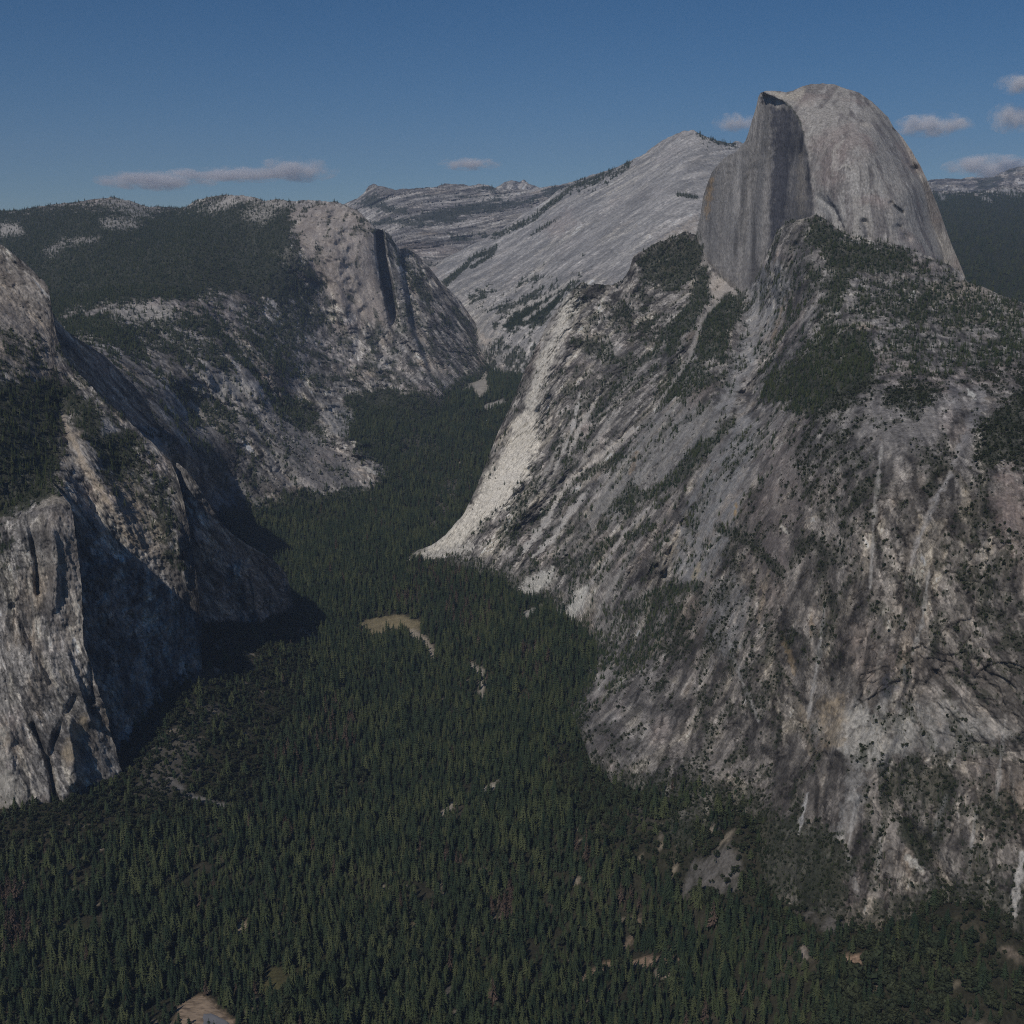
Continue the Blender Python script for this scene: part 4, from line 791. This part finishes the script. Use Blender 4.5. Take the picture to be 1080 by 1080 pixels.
# a grey gravelled lot with a dirt yard at the lower edge of the photo
def draped(name, poly, mat, lift, label, cat, n=26):
    w = np.array([at_height(a, b, 0)[:2] for a, b in poly])
    lo, hi = w.min(0), w.max(0); xs = np.linspace(lo[0], hi[0], n); ys = np.linspace(lo[1], hi[1], n)
    c = w.mean(0); per = np.concatenate([np.linspace(w[i], w[(i + 1) % len(w)], 14)[:-1] for i in range(len(w))])
    per = per + 1.2 * np.stack([fbm(per[:, 0] / 8, per[:, 1] / 8, per[:, 0] * 0, 2), fbm(per[:, 0] / 8, per[:, 1] / 8, per[:, 0] * 0 + 9, 2)], 1)
    rings = [c + (per - c) * k for k in (1, .8, .6, .4, .2, .02)]
    P = np.concatenate(rings); z = floor_z(P[:, 0], P[:, 1]) + lift
    m = len(per); z[:m] -= .9
    q = [[r * m + i, r * m + (i + 1) % m, (r + 1) * m + (i + 1) % m, (r + 1) * m + i] for r in range(5) for i in range(m)]
    return tag(mesh_object(name, np.column_stack([P, z]), np.array(q), mat), label, cat, 'structure')
M_lot, nt, b = principled('gravel_lot', (.2, .2, .21))
M_dirt, nt, b = principled('dirt_yard', (.36, .27, .19))
wvt = nt.nodes.new('ShaderNodeTexNoise'); wvt.inputs['Scale'].default_value = 1.; wvt.inputs['Detail'].default_value = 4; wvt.inputs['Roughness'].default_value = .65
tcd = nt.nodes.new('ShaderNodeTexCoord'); rmp = nt.nodes.new('ShaderNodeValToRGB')
mpd = nt.nodes.new('ShaderNodeMapping'); mpd.inputs['Rotation'].default_value = (0, 0, .9); mpd.inputs['Scale'].default_value = (.05, .16, .1); nt.links.new(tcd.outputs['Object'], mpd.inputs['Vector'])
rmp.color_ramp.elements[0].color = (.16, .12, .085, 1); rmp.color_ramp.elements[0].position = .38; rmp.color_ramp.elements[1].color = (.40, .30, .21, 1); rmp.color_ramp.elements[1].position = .58
nt.links.new(mpd.outputs['Vector'], wvt.inputs['Vector']); nt.links.new(wvt.outputs['Fac'], rmp.inputs['Fac']); nt.links.new(rmp.outputs['Color'], b.inputs['Base Color'])
yard = [(186, 1066), (196, 1054), (213, 1050), (246, 1076), (262, 1100), (190, 1100)]
lot = [(214, 1069), (222, 1068), (242, 1078), (250, 1092), (214, 1088)]
draped('dirt_yard', yard, M_dirt, .8, 'tan dirt yard with dark ruts at the bottom edge of the forest', 'dirt yard')
draped('gravel_lot', lot, M_lot, 1.6, 'grey gravel lot inside the tan dirt yard at the bottom edge', 'lot')

# ================================================================== FOREST
# woods on the faces
nearw = W.d < 2300
plant(W, W.veg * ~nearw, 62, 6, 16, wf=1.5, shr=.3)
plant(W, W.veg * nearw, 20, 2.5, 8, kinds=(0, 2, 4, 5, 5), wf=1.25, shr=.45)
plant(Dm, Dm.veg, 130, 8, 18)
plant(Cr, Cr.veg, 420, 14, 30, wf=1.4)
plant(Pl, Pl.veg * 1.0, np.where(Pl.d > 5200, 200, 90).reshape(Pl.nu, Pl.nv)[:-1, :-1].ravel(), 9, 22, wf=1.5, shr=.15)
for L in (A1, B1, R3): plant(L, L.veg * .9, 85, 7, 20, shr=.25)
plant(Rq, Rq.veg, 2200, 20, 38, wf=1.5)
plant(Fr, Fr.veg, 6000, 22, 40, wf=2.2)
# woods on the floor
def jitter_grid(x0, x1, y0, y1, s):
    ax, ay = np.meshgrid(np.arange(x0, x1, s), np.arange(y0, y1, s), indexing='ij')
    return ax.ravel() + rng.uniform(-.5, .5, ax.size) * s, ay.ravel() + rng.uniform(-.5, .5, ay.size) * s
tx, ty = [], []
for y0, y1, s in ((1280, 2400, 9.0), (2400, 4000, 9.6), (4000, 7000, 11.5)):
    a, b_ = jitter_grid(-.60 * y1, .60 * y1, y0, y1, s); tx.append(a); ty.append(b_)
tx = np.concatenate(tx); ty = np.concatenate(ty)
i = np.clip(np.round(np.interp(tx, gx, np.arange(nx))).astype(int), 0, nx - 1); j = np.clip(np.round(np.interp(ty, gy, np.arange(ny))).astype(int), 0, ny - 1)
k = i * ny + j
tz = Z[k]; tpx, tpy = project(np.stack([tx, ty, tz], 1))
region = [(-300, 1200), (-300, 800), (0, 800), (70, 780), (105, 740), (145, 690), (172, 640), (240, 630), (300, 620), (290, 600), (235, 560), (225, 545), (250, 540), (290, 512), (395, 505), (380, 470), (365, 430), (440, 405), (470, 390), (500, 372), (560, 372), (560, 430), (520, 500), (480, 560), (445, 583), (500, 575), (545, 600), (590, 630), (660, 670), (640, 740), (640, 770), (700, 820), (780, 800), (900, 860), (1000, 880), (1140, 900), (1330, 940), (1330, 1200)]
inr = polymask(tpx, tpy, region, 6, 8 * fbm(tx / 40, ty / 40, tx * 0, 4)) * (1 - sstep(.25, .6, open_[k])) * (1 - .7 * sstep(.25, .95, tal[k] + .5 * fbm(tx / 18, ty / 18, tx * 0 + 2, 3)))
gap = sstep(-.50, -.15, fbm(tx / 60, ty / 60, tx * 0 + 4, 4, .65)) * .8 + .2
keep = rng.random(len(tx)) < inr * gap
tx, ty, tz, tpx, tpy = [a[keep] for a in (tx, ty, tz, tpx, tpy)]
stand = fbm(tx / 180, ty / 180, tx * 0 + 1, 3)
th_ = (10 + 28 * rng.random(len(tx)) ** .9) * (1 + .45 * stand) + 9 * (rng.random(len(tx)) < .16)
apron = polymask(tpx, tpy, [(590, 780), (690, 860), (780, 850), (890, 930), (1100, 950), (1100, 1000), (860, 985), (760, 960), (640, 900), (580, 830)], 14) + polymask(tpx, tpy, [(-60, 850), (80, 820), (180, 660), (310, 640), (330, 700), (270, 850), (60, 900), (-60, 920)], 14)
apron = np.clip(apron, 0, 1)
th_ *= 1 - .34 * apron
tw_ = (th_ * .6 + 11) * rng.uniform(.75, 1.75, len(tx)) * (1 + .25 * apron)
tk_ = rng.choice((0, 1, 2, 3), len(tx)); pale = rng.random(len(tx)) < np.clip(.38 + 1.1 * fbm(tx / 120, ty / 120, tx * 0 + 8, 4, .65), .04, .95)
tk_ = np.where(pale, 2 + tk_ % 2, tk_ % 2)
oak = rng.random(len(tx)) < .03 + .45 * sstep(.28, .5, fbm(tx / 90, ty / 90, tx * 0 + 12, 3)) + .72 * apron + .55 * polymask(tpx, tpy, [(870, 1000), (1090, 985), (1090, 1100), (900, 1100)], 20)
tk_[oak] = rng.choice((4, 5), oak.sum()); th_[oak] *= .62; tw_[oak] = th_[oak] * rng.uniform(.8, 1.3, oak.sum())
dead_spots = [(8, 948, 12), (20, 985, 14), (22, 945, 9), (10, 1000, 10), (305, 880, 7), (230, 902, 5), (195, 908, 5), (440, 622, 26), (500, 640, 30), (470, 600, 18), (560, 700, 22), (620, 900, 18), (350, 770, 30), (300, 810, 25), (660, 960, 15), (480, 910, 10), (530, 960, 14), (980, 960, 25)]
dead = rng.random(len(tx)) < .007
for a, b_, r in dead_spots:
    dead |= (np.hypot(tpx - a, tpy - b_) < r) & (rng.random(len(tx)) < (.7 if r < 15 else .16))
tk_[dead] = 8; tw_[dead] = th_[dead] * .9
ap2 = ((apron > .4) | (polymask(tpx, tpy, [(840, 985), (1330, 960), (1330, 1200), (880, 1200)], 20) > .4)) & (rng.random(len(tx)) < .9)
FLOOR = np.column_stack([tx, ty, tz - .4, th_, tw_, tk_])
UNDER = FLOOR[ap2].copy(); UNDER[:, :2] += rng.uniform(-7, 7, (len(UNDER), 2)); UNDER[:, 2] -= .5; UNDER[:, 3] *= .6; UNDER[:, 4] = UNDER[:, 3] * rng.uniform(1., 1.7, len(UNDER)); UNDER[:, 5] = rng.choice((4, 5, 6, 7, 0), len(UNDER)); UNDER[UNDER[:, 5] > 5, 3] *= .6
TREES.append(UNDER)

# ---- tree shapes (unit height)
def tree_shape(kind, r, detail):
    """crown (V, F tris) and trunk (V, F tris) of one tree, height 1, width about .3"""
    V, Fc = [], []
    if kind == 'conifer':
        n = 13 if detail else 8; m = 9 if detail else 6
        R = r.uniform(.125, .175); base = r.uniform(.08, .18); pw = r.uniform(.45, .85)
        lean = r.normal(0, .012, 2)
        for t in range(n):
            f = t / (n - 1.); z = base + (.93 - base) * f ** .92
            rad = R * (1 - f) ** pw * r.uniform(.82, 1.15) + .012
            th = .17 * (1 - .55 * f)
            o = len(V); V.append((lean[0] * f, lean[1] * f, min(z + th * .75, 1.0)))
            ph = r.uniform(0, 6.28)
            for s in range(2 * m):
                a = ph + s * math.pi / m + r.uniform(-.16, .16)
                rr = rad * (r.uniform(.85, 1.2) if s % 2 == 0 else r.uniform(.38, .6))
                zz = z - (th * r.uniform(.18, .42) if s % 2 == 0 else -th * .05)
                V.append((lean[0] * f + rr * math.cos(a), lean[1] * f + rr * math.sin(a), zz))
            for s in range(2 * m): Fc.append((o, o + 1 + s, o + 1 + (s + 1) % (2 * m)))
        tt, tr = .9, .016
    elif kind == 'dead':
        n = 12
        for t in range(n):
            f = t / (n - 1.); z = .15 + .8 * f
            for s in range(7):
                a = r.uniform(0, 6.28); L_ = .16 * (1 - f) ** .8 * r.uniform(.6, 1.2) + .02
                o = len(V); dz = -.04 * r.uniform(.3, 1.6)
                c, s_ = math.cos(a), math.sin(a)
                V += [(0, 0, z + .035), (c * L_ - s_ * L_ * .25, s_ * L_ + c * L_ * .25, z + dz), (c * L_ * 1.1, s_ * L_ * 1.1, z + dz - .03), (c * L_ + s_ * L_ * .25, s_ * L_ - c * L_ * .25, z + dz)]
                Fc += [(o, o + 1, o + 2), (o, o + 2, o + 3)]
        tt, tr = .97, .014
    else:  # broadleaf or shrub: clumps of leaf sprays through an uneven crown
        nb = (26 if detail else 16) if kind == 'broadleaf' else 9
        for b_ in range(nb):
            while True:
                c = r.uniform(-1, 1, 3)
                if np.linalg.norm(c) < 1: break
            c = c / max(np.linalg.norm(c), .3) * r.uniform(.45, 1.0)
            cx, cy, cz = c[0] * .30, c[1] * .30, .60 + c[2] * .32
            rr = r.uniform(.09, .16)
            for s in range(16 if detail else 10):
                d = r.normal(size=3); d /= np.linalg.norm(d)
                p = np.array([cx, cy, cz]) + d * rr * r.uniform(.6, 1.1)
                u = np.cross(d, (.3, .2, .9)); u /= np.linalg.norm(u); v = np.cross(d, u)
                d2 = d * .35
                k = rr * r.uniform(.5, .8); o = len(V)
                V += [tuple(p + (u + d2) * k), tuple(p + (-.5 * u + .87 * v - d2) * k), tuple(p + (-.5 * u - .87 * v - d2) * k)]
                Fc.append((o, o + 1, o + 2))
        if kind == 'shrub': V = [(x, y, max(0, (z - .25) * 1.2)) for x, y, z in V]
        tt, tr = .62, .028
    TV, TF = [], []; n = 6
    for f in (0, 1):
        for s in range(n):
            a = s * 2 * math.pi / n; q = tr * (1.0 - .75 * f)
            TV.append((q * math.cos(a), q * math.sin(a), -.03 + (tt + .03) * f))
    for s in range(n): TF += [(s, (s + 1) % n, n + (s + 1) % n), (s, n + (s + 1) % n, n + s)]
    return np.array(V), np.array(Fc), np.array(TV), np.array(TF)

KINDS = [('conifer', M_conifer)] * 2 + [('conifer', M_olive)] * 2 + [('broadleaf', M_broad)] * 2 + [('shrub', M_shrub)] * 2 + [('dead', M_dead)]
tree_rng = np.random.default_rng(3)
# prototypes for the mass of the forest live in a collection of their own that is not in the scene
protos = bpy.data.collections.new('forest_tree_shapes')
for n_, (kd, mt) in enumerate(KINDS):
    cv, cf, tv, tf = tree_shape(kd, tree_rng, False)
    if kd == 'shrub': V_, F_ = cv, cf
    else: V_ = np.concatenate([cv, tv]); F_ = np.concatenate([cf, tf + len(cv)])
    me = bpy.data.meshes.new('tree_shape_%d' % n_); me.from_pydata(V_.tolist(), [], F_.tolist())
    me.materials.append(mt); me.materials.append(M_bark)
    if kd != 'shrub':
        mi = np.zeros(len(F_), np.int32); mi[len(cf):] = 1; me.polygons.foreach_set('material_index', mi)
    ob = bpy.data.objects.new('tree_shape_%02d' % n_, me); protos.objects.link(ob)

def forest_object(name, T, label, cat):
    me = bpy.data.meshes.new(name); n = len(T)
    me.vertices.add(n); me.vertices.foreach_set('co', T[:, :3].astype(f32).ravel())
    a = me.attributes.new('size', 'FLOAT_VECTOR', 'POINT'); a.data.foreach_set('vector', np.column_stack([T[:, 4], T[:, 4], T[:, 3]]).astype(f32).ravel())
    a = me.attributes.new('turn', 'FLOAT_VECTOR', 'POINT'); r_ = np.zeros((n, 3), f32); r_[:, 2] = rng.uniform(0, 6.28, n); r_[:, :2] = rng.normal(0, .02, (n, 2)); a.data.foreach_set('vector', r_.ravel())
    a = me.attributes.new('shape', 'INT', 'POINT'); a.data.foreach_set('value', T[:, 5].astype(np.int32))
    o = bpy.data.objects.new(name, me); COL.objects.link(o)
    g = bpy.data.node_groups.new(name + '_scatter', 'GeometryNodeTree')
    g.interface.new_socket('Geometry', in_out='INPUT', socket_type='NodeSocketGeometry'); g.interface.new_socket('Geometry', in_out='OUTPUT', socket_type='NodeSocketGeometry')
    N = g.nodes; K = g.links.new
    gi = N.new('NodeGroupInput'); go = N.new('NodeGroupOutput'); ip = N.new('GeometryNodeInstanceOnPoints'); ci = N.new('GeometryNodeCollectionInfo')
    ci.inputs['Collection'].default_value = protos; ci.inputs['Separate Children'].default_value = True; ci.inputs['Reset Children'].default_value = True
    def attr(nm, tp):
        q = N.new('GeometryNodeInputNamedAttribute'); q.data_type = tp; q.inputs['Name'].default_value = nm
        return [s for s in q.outputs if s.enabled and s.name == 'Attribute'][0]
    K(gi.outputs[0], ip.inputs['Points']); K(ci.outputs[0], ip.inputs['Instance']); ip.inputs['Pick Instance'].default_value = True
    K(attr('shape', 'INT'), ip.inputs['Instance Index']); K(attr('turn', 'FLOAT_VECTOR'), ip.inputs['Rotation']); K(attr('size', 'FLOAT_VECTOR'), ip.inputs['Scale'])
    K(ip.outputs[0], go.inputs[0])
    md = o.modifiers.new('scatter', 'NODES'); md.node_group = g
    return tag(o, label, cat, 'stuff')

# ---- the nearest trees of each kind are things of their own
dist = np.hypot(np.hypot(FLOOR[:, 0], FLOOR[:, 1]), CAMZ)
vis = (tpx > -5) & (tpx < 1085) & (tpy < 1079)
single = np.zeros(len(FLOOR), bool)
def nearest(kinds, n, extra=None):
    m = np.isin(FLOOR[:, 5], kinds) & vis & ~single
    if extra is not None: m &= extra
    c = np.where(m)[0]; c = c[np.argsort(dist[c] / FLOOR[c, 3])][:n]; single[c] = True
    return c
CON = nearest((0, 1, 2, 3), 290); BRO = nearest((4, 5), 120); DEA = nearest((8,), 130)

def make_tree(name, kd, mt):
    cv, cf, tv, tf = tree_shape(kd, tree_rng, True)
    root = bpy.data.objects.new(name, None); COL.objects.link(root); root.empty_display_size = .1
    for nm, V_, F_, m_ in (('crown', cv, cf, mt), ('trunk', tv, tf, M_bark)):
        me = bpy.data.meshes.new(nm); me.from_pydata(V_.tolist(), [], F_.tolist()); me.materials.append(m_)
        c = bpy.data.objects.new(nm, me); COL.objects.link(c); c.parent = root
    return root
def place_all(idx, protos_, label_of, cat, group):
    used = set()
    for q in idx:
        x, y, z, h, w, k = FLOOR[q]; p = protos_[int(q) % len(protos_)]
        if p.name not in used: r = p; used.add(p.name)
        else:
            r = p.copy(); COL.objects.link(r)
            for ch in p.children:
                c = ch.copy(); COL.objects.link(c); c.parent = r
        r.location = (x, y, z); r.rotation_euler = (0, 0, float(rng.uniform(0, 6.28))); r.scale = (w, w, h)
        tag(r, label_of(q), cat, None, group)
def near_yard(q): return math.hypot(tpx[q] - 218, (tpy[q] - 1068) * 1.3) < 48
def near_meadow(q): return math.hypot(tpx[q] - 300, (tpy[q] - 1032) * 1.3) < 45
def con_label(q):
    if near_yard(q): return 'dark green conifer standing beside the tan dirt yard at the bottom edge'
    if near_meadow(q): return 'dark green conifer standing beside the small olive meadow in the forest'
    if tpx[q] < 190: return 'dark green conifer in the dense forest left of the tan dirt yard'
    if tpx[q] < 600: return 'dark green conifer in the dense forest along the bottom middle of the photo'
    return 'dark green conifer in the forest at the bottom right below the granite wall'
def bro_label(q):
    if tpx[q] > 820: return 'light green round leafy tree in the forest at the bottom right corner'
    return 'light green round leafy tree standing among dark conifers on the valley floor'
def dea_label(q):
    if tpx[q] < 60: return 'rust brown dead conifer in the cluster at the left edge of the forest'
    if tpx[q] < 400: return 'rust brown dead conifer among dark green trees in the left half of the forest'
    return 'rust brown dead conifer among green trees in the right half of the forest'
place_all(CON, [make_tree('pine_tree', 'conifer', M_conifer if i_ % 2 else M_olive) for i_ in range(6)], con_label, 'conifer', 'conifers nearest on the valley floor')
place_all(BRO, [make_tree('oak_tree', 'broadleaf', M_broad) for _ in range(3)], bro_label, 'leafy tree', 'leafy trees on the valley floor')
place_all(DEA, [make_tree('dead_tree', 'dead', M_dead) for _ in range(3)], dea_label, 'dead tree', 'dead brown conifers in the forest')
rest = FLOOR[~single]
ALL = np.concatenate([rest] + TREES)
print('trees', len(ALL), 'floor', len(rest))
shr = np.isin(ALL[:, 5], (6, 7))
forest_object('conifer_forest', ALL[~shr], 'dense dark green conifer forest covering the valley floor, ledges and plateau', 'forest')
forest_object('shrubs', ALL[shr], 'small dark shrubs scattered over the granite ledges', 'shrubs')

# ================================================================== CLOUDS (well beyond the haze)
def cloud_material():
    m = bpy.data.materials.new('cloud'); m.use_nodes = True; nt = m.node_tree; nt.nodes.clear(); N = nt.nodes; K = nt.links.new
    out = N.new('ShaderNodeOutputMaterial'); pv = N.new('ShaderNodeVolumePrincipled'); tc = N.new('ShaderNodeTexCoord')
    ln = N.new('ShaderNodeVectorMath'); ln.operation = 'LENGTH'; K(tc.outputs['Object'], ln.inputs[0])
    oi = N.new('ShaderNodeObjectInfo'); ad = N.new('ShaderNodeVectorMath'); ad.operation = 'ADD'
    ml = N.new('ShaderNodeVectorMath'); ml.operation = 'MULTIPLY'; ml.inputs[1].default_value = (2.4, 2.4, 1.1)
    K(tc.outputs['Object'], ml.inputs[0]); K(ml.outputs[0], ad.inputs[0]); K(oi.outputs['Location'], ad.inputs[1])
    nz = N.new('ShaderNodeTexNoise'); nz.inputs['Scale'].default_value = 1.; nz.inputs['Detail'].default_value = 6; nz.inputs['Roughness'].default_value = .62
    K(ad.outputs[0], nz.inputs['Vector'])
    a = N.new('ShaderNodeMath'); a.operation = 'MULTIPLY_ADD'; K(nz.outputs['Fac'], a.inputs[0]); a.inputs[1].default_value = 3.4; a.inputs[2].default_value = -.80
    s = N.new('ShaderNodeMath'); s.operation = 'SUBTRACT'; K(a.outputs[0], s.inputs[0]); K(ln.outputs['Value'], s.inputs[1])
    r = N.new('ShaderNodeMapRange'); r.interpolation_type = 'SMOOTHSTEP'; r.inputs['From Min'].default_value = 0.0; r.inputs['From Max'].default_value = 1.3; r.inputs['To Max'].default_value = .0062
    K(s.outputs[0], r.inputs['Value']); K(r.outputs['Result'], pv.inputs['Density'])
    pv.inputs['Color'].default_value = (.995, .975, .98, 1); pv.inputs['Anisotropy'].default_value = -.35
    K(pv.outputs[0], out.inputs['Volume']); return m
M_cloud = cloud_material()
def cloud(px, py, wpx, hpx, d, label):
    import bmesh
    bm = bmesh.new(); bmesh.ops.create_icosphere(bm, subdivisions=3, radius=1.0)
    me = bpy.data.meshes.new('cloud'); bm.to_mesh(me); bm.free(); me.materials.append(M_cloud)
    o = bpy.data.objects.new('cloud', me); COL.objects.link(o)
    P = unproject(px, py, d); o.location = P
    k = d / F; o.scale = (wpx * k * .62, wpx * k * .45, hpx * k * .75)
    tag(o, label, 'cloud', None, 'small clouds over the skyline')
cloud(165, 190, 105, 15, 42000, 'small pale cloud low over the wooded skyline on the left, left end of the streak')
cloud(248, 184, 120, 11, 43000, 'thin pale streak of cloud between two puffs over the left skyline')
cloud(312, 179, 74, 18, 42000, 'brightest puff of the long cloud streak over the pale cliff on the left')
cloud(495, 173, 56, 9, 43000, 'thin faint cloud above the head of the canyon')
cloud(776, 130, 40, 15, 43000, 'small faint cloud touching the left edge of the half dome')
cloud(985, 132, 70, 17, 41000, 'wide low cloud in open sky right of the half dome')
cloud(1068, 124, 46, 22, 41500, 'pale cloud at the right edge beside the wide low cloud')
cloud(1078, 88, 46, 16, 41000, 'highest cloud, at the right edge of the sky')
cloud(1050, 177, 90, 20, 44000, 'low bank of cloud behind the hazy range on the right')

# ================================================================== HAZE
hz = bpy.data.meshes.new('haze')
x0, x1, y0, y1, z0, z1 = -27000, 27000, -1500, 26000, -70, 3300
hv = [(x, y, z) for x in (x0, x1) for y in (y0, y1) for z in (z0, z1)]
hz.from_pydata(hv, [], [(0, 1, 3, 2), (4, 6, 7, 5), (0, 4, 5, 1), (2, 3, 7, 6), (0, 2, 6, 4), (1, 5, 7, 3)])
M_haze = bpy.data.materials.new('haze_air'); M_haze.use_nodes = True; nt = M_haze.node_tree; nt.nodes.clear()
out = nt.nodes.new('ShaderNodeOutputMaterial'); pv = nt.nodes.new('ShaderNodeVolumePrincipled')
pv.inputs['Color'].default_value = (.60, .74, 1.0, 1); pv.inputs['Density'].default_value = 2.3e-5; pv.inputs['Anisotropy'].default_value = 0.0
nt.links.new(pv.outputs[0], out.inputs['Volume']); hz.materials.append(M_haze)
ho = bpy.data.objects.new('haze', hz); COL.objects.link(ho); tag(ho, 'thin blue summer haze filling the air between the mountains', 'haze', 'stuff')
for p in range(0): pass

# ================================================================== LIGHT, SKY, CAMERA
SUN_AZ = math.radians(209.0); SUN_EL = math.radians(44.0)
S = Vector((math.sin(SUN_AZ) * math.cos(SUN_EL), math.cos(SUN_AZ) * math.cos(SUN_EL), math.sin(SUN_EL)))
sl_ = bpy.data.lights.new('sun', 'SUN'); sl_.energy = 3.2; sl_.angle = math.radians(.53); sl_.color = (1.0, .94, .86)
so = bpy.data.objects.new('sun', sl_); COL.objects.link(so); so.rotation_euler = (-S).to_track_quat('-Z', 'Y').to_euler(); so.location = (0, 0, 3000)
wd_ = bpy.data.worlds.new('World'); SC.world = wd_; wd_.use_nodes = True
bg = wd_.node_tree.nodes['Background']; sk = wd_.node_tree.nodes.new('ShaderNodeTexSky'); sk.sky_type = 'NISHITA'; sk.sun_disc = False
sk.sun_elevation = SUN_EL; sk.sun_rotation = SUN_AZ; sk.altitude = 2200; sk.air_density = 1.0; sk.dust_density = .2; sk.ozone_density = 4.5
hs = wd_.node_tree.nodes.new('ShaderNodeHueSaturation'); hs.inputs['Saturation'].default_value = 1.3
wd_.node_tree.links.new(sk.outputs[0], hs.inputs['Color']); wd_.node_tree.links.new(hs.outputs[0], bg.inputs['Color']); bg.inputs['Strength'].default_value = .059
cd = bpy.data.cameras.new('camera'); cd.sensor_width = 36; cd.lens = F / 1080 * 36; cd.clip_start = 5; cd.clip_end = 150000
co = bpy.data.objects.new('camera', cd); COL.objects.link(co); co.location = (0, 0, CAMZ); co.rotation_euler = (math.radians(90) - PITCH, 0, 0); SC.camera = co
SC.view_settings.view_transform = 'Standard'; SC.view_settings.look = 'None'; SC.view_settings.exposure = -.50; SC.view_settings.gamma = 1
SC.render.engine = 'CYCLES'; SC.cycles.max_bounces = 10; SC.cycles.diffuse_bounces = 2; SC.cycles.volume_bounces = 8; SC.cycles.use_denoising = False; SC.cycles.filter_width = 1.1
